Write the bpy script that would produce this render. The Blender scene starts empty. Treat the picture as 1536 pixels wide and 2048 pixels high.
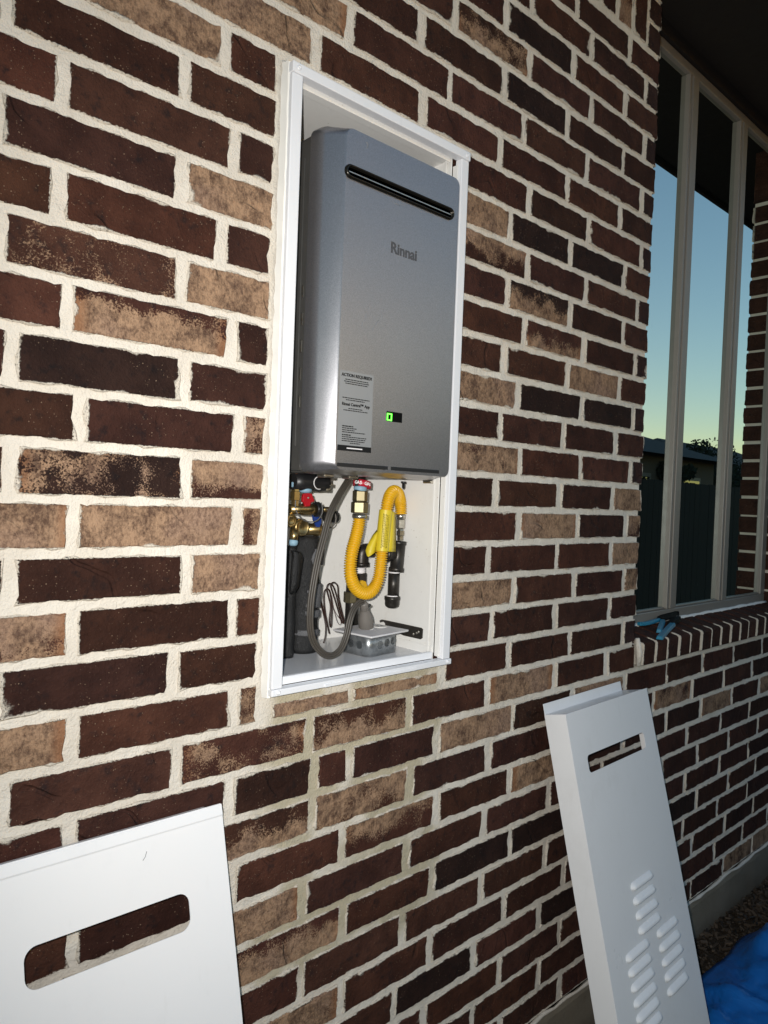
import bpy, bmesh, math, random
from mathutils import Vector, Matrix
from mathutils.geometry import tessellate_polygon
random.seed(11)
R = random.random
sc = bpy.context.scene
COL = sc.collection
GZ = 2.70                                   # height of the camera-fit origin above the ground

# ------------------------------------------------------------------ camera
FPX = 1450.409
RT = (0.73886116, -0.67283059, 0.03719132)
DN = (0.01366627, -0.04021856, -0.99909744)
FW = (0.6737191, 0.73870256, -0.02052085)
CAM = Vector((0.0, -1.05209841, GZ - 1.23795864))
cam = bpy.data.cameras.new('camera')
cam.sensor_fit = 'VERTICAL'; cam.sensor_height = 24.0
cam.lens = FPX / 2048 * 24.0
cam.clip_start = 0.01; cam.clip_end = 3000
cam_o = bpy.data.objects.new('camera', cam); COL.objects.link(cam_o)
M = Matrix(((RT[0], -DN[0], -FW[0]), (RT[1], -DN[1], -FW[1]), (RT[2], -DN[2], -FW[2]))).to_4x4()
M.translation = CAM
cam_o.matrix_world = M
sc.camera = cam_o

# ------------------------------------------------------------------ dusk sky, phone flash, exposure
SUN_EL, SUN_ROT = math.radians(3.0), math.radians(150)
world = bpy.data.worlds.new('World'); sc.world = world; world.use_nodes = True
wn = world.node_tree; wn.nodes.clear()
sky = wn.nodes.new('ShaderNodeTexSky'); sky.sky_type = 'NISHITA'; sky.sun_disc = False
sky.sun_elevation = SUN_EL; sky.sun_rotation = SUN_ROT
sky.air_density = 1.0; sky.dust_density = 0.28; sky.ozone_density = 2.2
bg = wn.nodes.new('ShaderNodeBackground'); bg.inputs['Strength'].default_value = 0.115
wo = wn.nodes.new('ShaderNodeOutputWorld')
wn.links.new(sky.outputs['Color'], bg.inputs['Color']); wn.links.new(bg.outputs[0], wo.inputs[0])

sun = bpy.data.lights.new('sun', 'SUN'); sun.energy = 0.015; sun.angle = math.radians(15); sun.color = (1, .85, .65)
sun_o = bpy.data.objects.new('sun', sun); COL.objects.link(sun_o)
# Nishita: rotation 0 puts the sun on +Y and turns clockwise seen from above
sd = Vector((math.sin(SUN_ROT) * math.cos(SUN_EL), math.cos(SUN_ROT) * math.cos(SUN_EL), math.sin(SUN_EL)))
sun_o.rotation_euler = (-sd).to_track_quat('-Z', 'Y').to_euler(); sun_o.location = (0, -3, 8)

fl = bpy.data.lights.new('phone_flash', 'SPOT'); fl.energy = 39.5; fl.shadow_soft_size = 0.006
fl.spot_size = math.radians(140); fl.spot_blend = 1.0; fl.color = (1.0, 0.972, 0.935)
fl_o = bpy.data.objects.new('phone_flash', fl); COL.objects.link(fl_o)
fp = CAM + Vector(RT) * -0.035 - Vector(DN) * 0.03 + Vector(FW) * 0.0
fl_o.matrix_world = Matrix.Translation(fp) @ (Vector(FW) - Vector(RT) * -.34).to_track_quat('-Z', 'Y').to_matrix().to_4x4()

sc.view_settings.view_transform = 'Standard'; sc.view_settings.look = 'None'
sc.view_settings.exposure = 1.4; sc.view_settings.gamma = 1.0; sc.view_settings.use_curve_mapping = False
sc.render.engine = 'CYCLES'
sc.cycles.use_denoising = True
sc.cycles.max_bounces = 8; sc.cycles.glossy_bounces = 5; sc.cycles.transparent_max_bounces = 8
sc.cycles.sample_clamp_indirect = 6.0

# ------------------------------------------------------------------ helpers
def at(u, v, y):
    """point at depth y (world) seen at photo pixel (u,v)"""
    a = (u - 768) / FPX; b = (v - 1024) / FPX
    d = Vector(RT) * a + Vector(DN) * b + Vector(FW)
    return CAM + d * ((y - CAM.y) / d.y)
def atz(u, v, z):
    a = (u - 768) / FPX; b = (v - 1024) / FPX
    d = Vector(RT) * a + Vector(DN) * b + Vector(FW)
    return CAM + d * ((z - CAM.z) / d.z)
def atx(u, v, x):
    a = (u - 768) / FPX; b = (v - 1024) / FPX
    d = Vector(RT) * a + Vector(DN) * b + Vector(FW)
    return CAM + d * ((x - CAM.x) / d.x)
def proj(P):
    q = Vector(P) - CAM
    w = q.dot(Vector(FW))
    return (768 + FPX * q.dot(Vector(RT)) / w, 1024 + FPX * q.dot(Vector(DN)) / w, w)
def C8(x, y): return (520 + x / 3.84, 920 + y / 3.84)          # photo detail windows
def V9(x, y): return (560 + x / 9.6, 920 + y / 9.6)
def F8(x, y): return (560 + x / 8.19, 1080 + y / 8.19)
def H7(x, y): return (660 + x / 7.317, 940 + y / 7.317)
def J6(x, y): return (680 + x / 6.4, 1170 + y / 6.4)

class MB:
    def __init__(s): s.v = []; s.f = []; s.sm = []
    def add(s, vs, fs, smooth=False):
        o = len(s.v); s.v += [tuple(v) for v in vs]
        for f in fs: s.f.append(tuple(i + o for i in f)); s.sm.append(smooth)
        return s
    def box(s, a, b, mat=None):
        x0, y0, z0 = a; x1, y1, z1 = b
        vs = [(x0,y0,z0),(x1,y0,z0),(x1,y1,z0),(x0,y1,z0),(x0,y0,z1),(x1,y0,z1),(x1,y1,z1),(x0,y1,z1)]
        if mat: vs = [mat @ Vector(v) for v in vs]
        return s.add(vs, [(0,3,2,1),(4,5,6,7),(0,1,5,4),(1,2,6,5),(2,3,7,6),(3,0,4,7)])
    def rings(s, rings, cap0=True, cap1=True, smooth=True, closed=False):
        n = len(rings[0]); vs = [v for r in rings for v in r]; fs = []
        m = len(rings)
        for i in range(m if closed else m - 1):
            j = (i + 1) % m
            for k in range(n):
                fs.append((i*n+k, i*n+(k+1) % n, j*n+(k+1) % n, j*n+k))
        s.add(vs, fs, smooth)
        o = len(s.v) - len(vs)
        if cap0 and not closed: s.f.append(tuple(o + k for k in reversed(range(n)))); s.sm.append(False)
        if cap1 and not closed: s.f.append(tuple(o + (m-1)*n + k for k in range(n))); s.sm.append(False)
        return s
    def lathe(s, origin, axis, prof, seg=20, smooth=True, twist=0):
        """prof: list of (distance along axis, radius)"""
        o = Vector(origin); ax = Vector(axis).normalized()
        a = ax.orthogonal().normalized(); b = ax.cross(a)
        rg = []
        for t, r in prof:
            r = max(r, 1e-5)
            rg.append([o + ax*t + (a*math.cos(2*math.pi*k/seg + twist) + b*math.sin(2*math.pi*k/seg + twist))*r for k in range(seg)])
        return s.rings(rg, smooth=smooth)
    def tube(s, pts, rad, seg=8, smooth=True, cap=True):
        pts = [Vector(p) for p in pts]; rg = []
        t0 = (pts[1]-pts[0]).normalized(); n = t0.orthogonal().normalized()
        for i, p in enumerate(pts):
            t = (pts[min(i+1, len(pts)-1)] - pts[max(i-1, 0)]).normalized()
            n = (n - t*n.dot(t)).normalized(); b = t.cross(n)
            r = rad[i] if isinstance(rad, (list, tuple)) else rad
            rg.append([p + (n*math.cos(2*math.pi*k/seg) + b*math.sin(2*math.pi*k/seg))*r for k in range(seg)])
        return s.rings(rg, cap, cap, smooth)
    def build(s, name, mat, parent=None, loc=None, bevel=0, seg=2, solid=0):
        me = bpy.data.meshes.new(name); me.from_pydata(s.v, [], s.f)
        me.polygons.foreach_set('use_smooth', s.sm); me.update()
        o = bpy.data.objects.new(name, me); COL.objects.link(o)
        if mat: me.materials.append(mat)
        if parent:
            o.parent = parent
            o.matrix_parent_inverse = parent.matrix_world.inverted() if parent.matrix_world else Matrix()
        if loc: o.location = loc
        if solid:
            md = o.modifiers.new('thickness', 'SOLIDIFY'); md.thickness = solid; md.offset = 0
        if bevel:
            md = o.modifiers.new('edge', 'BEVEL'); md.width = bevel; md.segments = seg; md.limit_method = 'ANGLE'; md.angle_limit = math.radians(40)
        return o
def fix_normals(o):
    bm = bmesh.new(); bm.from_mesh(o.data); bmesh.ops.recalc_face_normals(bm, faces=bm.faces); bm.to_mesh(o.data); bm.free()
def spline(pts, n=6):
    P = [Vector(p) for p in pts]; out = []
    for i in range(len(P) - 1):
        p0 = P[max(i-1, 0)]; p1 = P[i]; p2 = P[i+1]; p3 = P[min(i+2, len(P)-1)]
        for k in range(n):
            t = k / n
            out.append(.5*((2*p1) + (p2-p0)*t + (2*p0-5*p1+4*p2-p3)*t*t + (3*p1-p0-3*p2+p3)*t**3))
    out.append(P[-1]); return out
def tag(o, label, cat, group=None):
    o['label'] = label; o['category'] = cat
    if group: o['group'] = group
    return o
def thing(name, label, cat, loc=(0, 0, 0), group=None):
    o = bpy.data.objects.new(name, None); COL.objects.link(o); o.location = loc; o.empty_display_size = .05
    o.matrix_world = Matrix.Translation(loc)
    return tag(o, label, cat, group)
def text_mesh(txt, size, bold=0.0, align='CENTER', extrude=0.0003):
    cu = bpy.data.curves.new('t', 'FONT'); cu.body = txt; cu.size = size; cu.align_x = align; cu.align_y = 'CENTER'
    cu.offset = bold; cu.extrude = extrude; cu.resolution_u = 3
    to = bpy.data.objects.new('t', cu); COL.objects.link(to)
    dg = bpy.context.evaluated_depsgraph_get(); dg.update()
    me = bpy.data.meshes.new_from_object(to.evaluated_get(dg))
    bpy.data.objects.remove(to); bpy.data.curves.remove(cu)
    return me
def place_text(name, txt, size, loc, mat, parent, bold=0., align='CENTER', basis=None):
    me = text_mesh(txt, size, bold, align); me.materials.clear(); me.materials.append(mat)
    b = basis or Matrix(((1,0,0),(0,0,-1),(0,1,0))).to_4x4()      # x right, up = z, faces -y
    me.transform(Matrix.Translation(loc) @ b)
    o = bpy.data.objects.new(name, me); COL.objects.link(o)
    o.parent = parent; o.matrix_parent_inverse = parent.matrix_world.inverted()
    return o

# ------------------------------------------------------------------ node shorthand
class G:
    def __init__(s, name):
        s.m = bpy.data.materials.new(name); s.m.use_nodes = True; s.t = s.m.node_tree; s.t.nodes.clear()
        s.out = s.t.nodes.new('ShaderNodeOutputMaterial')
    def n(s, typ, props=None, **ins):
        nd = s.t.nodes.new('ShaderNode' + typ)
        for k, v in (props or {}).items(): setattr(nd, k, v)
        for k, v in ins.items():
            key = int(k[1:]) if k[0] == '_' and k[1:].isdigit() else k.replace('_', ' ')
            s.set(nd.inputs[key], v)
        return nd
    def set(s, inp, v):
        if isinstance(v, bpy.types.NodeSocket): s.t.links.new(v, inp)
        elif isinstance(v, bpy.types.Node): s.t.links.new(v.outputs[0], inp)
        else:
            if isinstance(v, tuple) and len(v) == 3 and inp.type == 'RGBA': v = (*v, 1)
            inp.default_value = v
    def math(s, op, a, b=0., c=None, clamp=False):
        nd = s.t.nodes.new('ShaderNodeMath'); nd.operation = op; nd.use_clamp = clamp
        s.set(nd.inputs[0], a); s.set(nd.inputs[1], b)
        if c is not None: s.set(nd.inputs[2], c)
        return nd.outputs[0]
    def vmath(s, op, a, b=(0, 0, 0)):
        nd = s.t.nodes.new('ShaderNodeVectorMath'); nd.operation = op
        s.set(nd.inputs[0], a); s.set(nd.inputs[1], b)
        if op == 'SCALE': nd.inputs['Scale'].default_value = .15
        return nd.outputs[0]
    def noise(s, vec, scale, detail=3, rough=.55, out=0):
        return s.n('TexNoise', Vector=vec, Scale=scale, Detail=detail, Roughness=rough).outputs[out]
    def mix(s, f, a, b, blend='MIX'):
        nd = s.t.nodes.new('ShaderNodeMix'); nd.data_type = 'RGBA'; nd.blend_type = blend
        s.set(nd.inputs[0], f); s.set(nd.inputs[6], a); s.set(nd.inputs[7], b); return nd.outputs[2]
    def ramp(s, f, a, b):                                     # smoothstep a..b -> 0..1
        nd = s.t.nodes.new('ShaderNodeMapRange'); nd.interpolation_type = 'SMOOTHSTEP'
        s.set(nd.inputs[0], f); nd.inputs[1].default_value = a; nd.inputs[2].default_value = b; return nd.outputs[0]
    def obj(s): return s.n('TexCoord').outputs['Object']
    def pos(s): return s.n('NewGeometry').outputs['Position']
    def attr(s, name): return s.n('Attribute', dict(attribute_type='OBJECT', attribute_name=name)).outputs['Fac']
    def bump(s, h, strength, dist, normal=None):
        nd = s.n('Bump', Height=h, Strength=strength, Distance=dist)
        if normal is not None: s.set(nd.inputs['Normal'], normal)
        return nd.outputs[0]
    def bsdf(s, col, rough=.5, metal=0., normal=None, spec=.5, **kw):
        b = s.n('BsdfPrincipled', Base_Color=col, Roughness=rough, Metallic=metal)
        b.inputs['Specular IOR Level'].default_value = spec
        if normal is not None: s.set(b.inputs['Normal'], normal)
        for k, v in kw.items(): s.set(b.inputs[k.replace('_', ' ')], v)
        s.t.links.new(b.outputs[0], s.out.inputs[0]); return s.m

def plain(name, col, rough=.5, metal=0., var=.15, scale=30, bump=0., bdist=.001, spec=.5, bscale=200):
    g = G(name); p = g.obj(); n = g.noise(p, scale, 4)
    lo = tuple(c*(1-var) for c in col); hi = tuple(min(1, c*(1+var)) for c in col)
    c = g.mix(n, lo, hi)
    nr = g.bump(g.noise(p, bscale, 3), bump, bdist) if bump else None
    r = g.math('MULTIPLY_ADD', n, .18, rough - .09, clamp=True)
    return g.bsdf(c, r, metal, nr, spec)

# ------------------------------------------------------------------ materials
def mat_brick():
    g = G('brick'); o = g.obj(); rnd = g.n('ObjectInfo').outputs['Random']
    oc = g.n('ObjectInfo').outputs['Color']
    off = g.vmath('MULTIPLY', g.n('CombineXYZ', X=rnd, Y=rnd, Z=rnd).outputs[0], (37., 91., 53.))
    P = g.vmath('ADD', o, off)
    tan = g.attr('tan'); tz = g.attr('tan_slope'); hx = g.attr('half_length'); hz = g.attr('half_height')
    xyz = g.n('SeparateXYZ', Vector=o)
    big = g.noise(P, 14, 5, .6); mid = g.noise(P, 55, 5, .62); fine = g.noise(P, 260, 3, .6)
    grain = g.noise(P, 620, 2, .5)
    dark = g.mix(g.ramp(big, .35, .68), (.036, .0135, .0085), (.062, .0245, .0150))
    dark = g.mix(g.ramp(mid, .52, .74), dark, (.020, .0105, .0090))
    dark = g.mix(g.math('MULTIPLY', g.ramp(fine, .55, .8), .4), dark, (.105, .052, .034))
    dark = g.mix(1., dark, oc, 'MULTIPLY')
    # sand-coloured face
    Ps = g.vmath('MULTIPLY', P, (1., 1., .7))
    st = g.noise(Ps, 170, 6, .82)
    tanc = g.mix(g.ramp(g.math('ADD', g.math('MULTIPLY', st, .58), g.math('MULTIPLY', g.noise(P, 30, 4, .6), .42)), .38, .60), (.085, .048, .032), (.345, .218, .134))
    tanc = g.mix(g.ramp(g.noise(P, 9, 3), .45, .75), tanc, g.mix(g.ramp(st, .3, .62), (.10, .055, .040), (.31, .20, .138)))
    endm = g.math('MULTIPLY', g.ramp(g.math('ABSOLUTE', xyz.outputs[0]), .094, .118), g.ramp(rnd, .45, .5))
    tanc = g.mix(g.math('MULTIPLY', endm, .7), tanc, (.25, .11, .05))
    zz = g.math('DIVIDE', xyz.outputs[2], .032)
    t = g.math('ADD', tan, g.math('MULTIPLY', tz, zz))
    t = g.math('ADD', t, g.math('MULTIPLY_ADD', g.noise(P, 17, 5, .58), 2.0, -1.0))
    t = g.math('ADD', t, g.math('MULTIPLY_ADD', g.noise(P, 380, 3, .7), 1.5, -.75))
    tm = g.ramp(t, .42, .62)
    c = g.mix(tm, dark, tanc)
    # sand grains
    vor = g.n('TexVoronoi', Vector=P, Scale=240.).outputs['Distance']
    patch = g.ramp(g.noise(P, 20, 3), .42, .62)
    gr = g.math('MULTIPLY', g.math('LESS_THAN', vor, .21), patch)
    gsel = g.ramp(g.noise(P, 190, 1), .5, .62)
    c = g.mix(g.math('MULTIPLY', g.math('MULTIPLY', gr, gsel), .55), c, (.40, .28, .19))
    # mortar smeared over the arrises
    dx = g.math('SUBTRACT', hx, g.math('ABSOLUTE', xyz.outputs[0]))
    dz = g.math('SUBTRACT', hz, g.math('ABSOLUTE', xyz.outputs[2]))
    dxs = g.math('MULTIPLY', dx, .62)
    d = g.math('MINIMUM', dxs, dz)
    w = g.math('MULTIPLY', g.math('POWER', g.ramp(g.noise(P, 17, 3), .50, .90), 1.2), .013)
    w = g.math('ADD', w, g.math('MULTIPLY_ADD', fine, .006, -.0012))
    sm = g.ramp(g.math('DIVIDE', d, g.math('MAXIMUM', w, .0004)), 1.05, .45)
    sm = g.math('MULTIPLY', g.math('MULTIPLY', sm, g.ramp(grain, .22, .42)), g.ramp(xyz.outputs[1], .012, .004))
    c = g.mix(g.math('MULTIPLY', sm, .92), c, (.62, .56, .47))
    crease = g.n('TexWave', dict(wave_type='BANDS', bands_direction='DIAGONAL'), Vector=P, Scale=6., Distortion=9., Detail=2., Detail_Scale=1.2)
    cr = g.math('MULTIPLY', g.ramp(crease.outputs[1], .90, 1.), g.ramp(g.noise(P, 8, 1), .56, .68))
    h = g.math('ADD', g.math('MULTIPLY', fine, .5), g.math('MULTIPLY', mid, .9))
    h = g.math('ADD', h, g.math('MULTIPLY', cr, -.9))
    h = g.math('ADD', h, g.math('MULTIPLY', big, 2.2))
    h = g.math('ADD', h, g.math('MULTIPLY', gr, .25))
    h = g.math('ADD', h, g.math('MULTIPLY', sm, .5))
    nr = g.bump(h, 1., .0036)
    return g.bsdf(c, .85, 0, nr, .18)
def mat_mortar():
    g = G('mortar'); P = g.pos()
    n = g.noise(P, 9, 4); f = g.noise(P, 240, 4, .7); m = g.noise(P, 60, 4, .65)
    c = g.mix(g.ramp(n, .3, .7), (.63, .57, .485), (.72, .665, .58))
    c = g.mix(g.math('MULTIPLY', g.ramp(m, .55, .75), .5), c, (.70, .64, .55))
    c = g.mix(g.math('MULTIPLY', g.ramp(f, .60, .78), .45), c, (.33, .27, .20))
    # newer, greener mortar where the wall was patched under the cabinet
    x = g.n('SeparateXYZ', Vector=P)
    dx = g.math('ABSOLUTE', g.math('SUBTRACT', x.outputs[0], .92))
    dz = g.math('SUBTRACT', x.outputs[2], GZ - 2.12)
    ins = g.math('MULTIPLY', g.ramp(g.math('ADD', dx, g.math('MULTIPLY', n, .2)), .36, .30), g.ramp(g.math('ADD', dz, g.math('MULTIPLY', n, .3)), .10, .2))
    ins = g.math('MULTIPLY', ins, g.ramp(x.outputs[2], GZ - 1.585, GZ - 1.60))
    ins = g.math('MULTIPLY', ins, g.ramp(g.noise(P, 5.5, 2), .40, .52))
    c = g.mix(g.math('MULTIPLY', ins, .85), c, (.43, .375, .255))
    h = g.math('ADD', g.math('MULTIPLY', f, .7), g.math('ADD', m, g.math('MULTIPLY', g.noise(P, 25, 2), 1.5)))
    return g.bsdf(c, .9, 0, g.bump(h, .9, .003), .2)
def mat_white(name, col=(.80, .80, .80), rough=.32, dirt=.0, spec=.5):
    g = G(name); P = g.obj()
    n = g.noise(P, 7, 4); f = g.noise(P, 900, 2)
    c = g.mix(n, tuple(k*.965 for k in col), col)
    if dirt:
        v = g.n('TexVoronoi', Vector=P, Scale=75., Randomness=1.).outputs['Distance']
        s = g.math('MULTIPLY', g.math('LESS_THAN', v, .10), g.ramp(g.noise(P, 9, 2), .5, .6))
        c = g.mix(g.math('MULTIPLY', s, dirt), c, (.30, .22, .15))
        c = g.mix(g.math('MULTIPLY', g.ramp(g.noise(P, 24, 5, .7), .55, .8), dirt*.5), c, (.50, .44, .36))
    sm = g.ramp(g.noise(P, 5.5, 6, .68), .52, .72); st = g.ramp(g.noise(g.vmath('MULTIPLY', P, (3., 3., .5)), 16, 4), .6, .8)
    c = g.mix(g.math('MULTIPLY', g.math('ADD', sm, st), .10), c, (.42, .40, .37))
    r = g.math('ADD', g.math('MULTIPLY_ADD', n, .12, rough - .06), g.math('MULTIPLY', sm, .16))
    hh = g.math('ADD', g.noise(P, 350, 3), g.math('MULTIPLY', g.noise(P, 4, 2), 9.))
    return g.bsdf(c, r, 0, g.bump(hh, .06, .0009), spec)
def mat_metalpaint():
    g = G('silver_paint'); P = g.obj()
    fl_ = g.n('TexVoronoi', Vector=P, Scale=1800.).outputs['Color']
    n = g.noise(P, 6, 4)
    sp = g.n('SeparateColor', Color=fl_).outputs[0]
    c = g.mix(sp, (.215, .213, .226), (.355, .352, .372))
    nv = g.n('Bump', Height=g.noise(P, 600, 2), Strength=.05, Distance=.0004).outputs[0]
    return g.bsdf(c, g.math('MULTIPLY_ADD', n, .1, .27), .82, nv, .5)
def mat_glass():
    g = G('window_glass')
    fres = g.n('LayerWeight', Blend=.5).outputs['Facing']
    wav = g.noise(g.pos(), 1.2, 1)
    nr = g.bump(wav, .02, .02)
    gl = g.n('BsdfGlossy', Color=(.92, 1., .95, 1), Roughness=.004, Normal=nr)
    dk = g.n('BsdfDiffuse', Color=(.006, .008, .008, 1))
    mx = g.n('MixShader', Fac=g.math('MULTIPLY_ADD', g.math('POWER', fres, 1.2), .6, .42, clamp=True))
    g.t.links.new(dk.outputs[0], mx.inputs[1]); g.t.links.new(gl.outputs[0], mx.inputs[2]); g.t.links.new(mx.outputs[0], g.out.inputs[0])
    return g.m
def mat_foam():
    g = G('black_foam'); P = g.obj()
    v = g.n('TexVoronoi', Vector=P, Scale=700.).outputs['Distance']; n = g.noise(P, 40, 3)
    wv = g.n('TexChecker', Vector=P, Scale=480.).outputs['Fac']
    c = g.mix(g.math('MULTIPLY', g.ramp(g.noise(P, 500, 2), .5, .72), g.ramp(n, .35, .65)), (.003, .003, .0033), (.045, .045, .048))
    return g.bsdf(c, .55, 0, g.bump(g.math('ADD', v, g.math('MULTIPLY', n, 2.)), .7, .0012), .5)
def mat_galv():
    g = G('galvanised'); P = g.obj()
    v = g.n('TexVoronoi', Vector=P, Scale=95.).outputs['Color']; s = g.n('SeparateColor', Color=v).outputs[0]
    n = g.noise(P, 60, 4)
    c = g.mix(g.math('ADD', g.math('MULTIPLY', s, .5), g.math('MULTIPLY', n, .5)), (.26, .275, .285), (.52, .54, .55))
    return g.bsdf(c, g.math('MULTIPLY_ADD', n, .2, .28), .85, g.bump(n, .1, .001))
def mat_ground():
    g = G('soil'); P = g.pos(); n = g.noise(P, 30, 6, .7); f = g.noise(P, 160, 4)
    grass = g.mix(g.noise(P, 3, 5), (.02, .032, .010), (.05, .06, .02))
    soil = g.mix(n, (.022, .015, .009), (.085, .060, .038))
    y = g.n('SeparateXYZ', Vector=P).outputs[1]
    c = g.mix(g.ramp(g.math('ADD', y, g.math('MULTIPLY', g.noise(P, 2, 2), .3)), -.75, -.95), soil, grass)
    return g.bsdf(c, .95, 0, g.bump(g.math('ADD', n, f), 1., .02), .2)
def mat_conc():
    g = G('concrete'); P = g.pos(); n = g.noise(P, 7, 5, .6); f = g.noise(P, 120, 4, .7)
    c = g.mix(n, (.125, .105, .075), (.25, .215, .165)); c = g.mix(g.math('MULTIPLY', g.ramp(f, .6, .8), .5), c, (.11, .095, .07))
    z = g.n('SeparateXYZ', Vector=P).outputs[2]
    c = g.mix(g.math('MULTIPLY', g.ramp(g.math('ADD', z, g.math('MULTIPLY', n, .06)), .11, .02), .6), c, (.09, .075, .055))
    return g.bsdf(c, .9, 0, g.bump(g.math('ADD', f, g.math('MULTIPLY', n, 2.)), .6, .004), .2)
def mat_emit(name, col, s):
    g = G(name); e = g.n('Emission', Color=(*col, 1), Strength=s); g.t.links.new(e.outputs[0], g.out.inputs[0]); return g.m
def mat_tarp():
    g = G('blue_plastic'); P = g.obj(); n = g.noise(P, 6, 4); w = g.n('TexVoronoi', dict(feature='DISTANCE_TO_EDGE'), Vector=g.vmath('ADD', P, g.vmath('SCALE', g.n('TexNoise', Vector=P, Scale=9.).outputs[1])), Scale=9.).outputs[0]
    c = g.mix(n, (.004, .085, .33), (.014, .16, .50))
    return g.bsdf(c, .28, 0, g.bump(w, .5, .012), .5)
def mat_hose():
    g = G('yellow_coating'); P = g.obj(); n = g.noise(P, 60, 4)
    c = g.mix(n, (.58, .31, .006), (.70, .41, .012))
    return g.bsdf(c, .42, 0, None, .5)
def mat_leaf(name, a, b):
    g = G(name); r = g.n('NewGeometry').outputs['Random Per Island']
    return g.bsdf(g.mix(r, a, b), .7, 0, None, .3)

BR = mat_brick(); MO = mat_mortar(); CONC = mat_conc(); SOIL = mat_ground()
WH = mat_white('white_powder_coat', (.79, .79, .795), .30, .0)
WHF = mat_white('white_frame_paint', (.775, .78, .80), .38, .12)
CREAM = mat_white('cream_cabinet_paint', (.80, .785, .75), .34, .55)
CAULK = mat_white('white_caulk', (.78, .76, .71), .7, .25)
SIL = mat_metalpaint(); GLASS = mat_glass(); FOAM = mat_foam(); GALV = mat_galv()
BODY = plain('dark_grey_enamel', (.085, .083, .078), .38, .3)
BLK = plain('black_plastic', (.012, .012, .013), .4, 0, .3)
IRON = plain('black_iron_pipe', (.035, .031, .027), .38, .55, .4, 60, .3, .0006)
BRASS = plain('brass', (.40, .29, .13), .3, .95, .35, 45, .08, .0005)
COPPER = plain('copper', (.72, .36, .22), .3, .9, .2)
STEEL = plain('nickel_steel', (.46, .43, .38), .3, .95, .3, 70)
NUT = plain('dull_brass_nut', (.17, .145, .085), .42, .8, .4, 70)
CORD = plain('grey_brown_cable', (.062, .053, .043), .48, 0, .25, 30)
CORDP = plain('grey_plug_plastic', (.15, .135, .12), .5, 0, .12)
BROWN = plain('brown_wire_insulation', (.030, .012, .008), .4, 0, .2)
RED = plain('red_handle_paint', (.36, .004, .012), .35, 0, .15)
REDT = plain('red_tag_vinyl', (.42, .012, .03), .45, 0, .1)
BLU = plain('blue_handle_paint', (.006, .035, .20), .35, 0, .2)
TEF = plain('blue_thread_sealant', (.22, .36, .46), .6, 0, .25, 90)
YEL = mat_hose()
YTAG = plain('yellow_tag_vinyl', (.60, .46, .02), .45, 0, .1)
INK = plain('black_ink', (.012, .012, .012), .7, 0, .1, spec=.1)
WINK = plain('white_ink', (.75, .72, .72), .6, 0, .05)
STK = plain('silver_sticker', (.27, .275, .28), .4, .25, .06)
LOGO = plain('grey_logo_print', (.07, .07, .075), .4, .2, .1)
DISPB = plain('black_display_window', (.003, .003, .003), .5, 0, .1, spec=.08)
LED = mat_emit('green_led', (.10, 1., .05), 2.2)
PLATE = plain('grey_cover_plate', (.60, .585, .59), .45, 0, .04)
STRAP = plain('dark_zinc_strap', (.055, .048, .042), .42, .6, .35, 60)
TARP = mat_tarp()
KO = plain('galvanised_knockout', (.20, .215, .225), .45, .7, .2)
FTAPE = plain('foam_tape', (.10, .10, .105), .8, 0, .8, 420, .8, .0012)
WFR = plain('taupe_window_frame', (.20, .18, .155), .42, 0, .08)
SOFF = plain('dark_brown_soffit_paint', (.011, .007, .005), .7, 0, .2)
FENCE = plain('grey_cedar_board', (.017, .016, .013), .85, 0, .35, 9)
HWALL = plain('neighbour_siding', (.12, .095, .07), .85, 0, .15)
HROOF = plain('neighbour_shingle', (.055, .055, .055), .9, 0, .3, 25)
CYAN = plain('bright_blue_grip', (.010, .17, .28), .38, 0, .1)
BLACKST = plain('blackened_steel', (.007, .007, .007), .6, 0, .3, spec=.05)
CHIP = mat_leaf('bark_chips', (.010, .007, .004), (.085, .060, .040))
SCUFF = plain('chalky_scuff', (.20, .205, .215), .7, 0, .1)

# ------------------------------------------------------------------ ground
gm = MB(); gm.add([(-400, -400, 0), (400, -400, 0), (400, 400, 0), (-400, 400, 0)], [(0, 1, 2, 3)])
gr = gm.build('ground', SOIL); gr['kind'] = 'structure'

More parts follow.
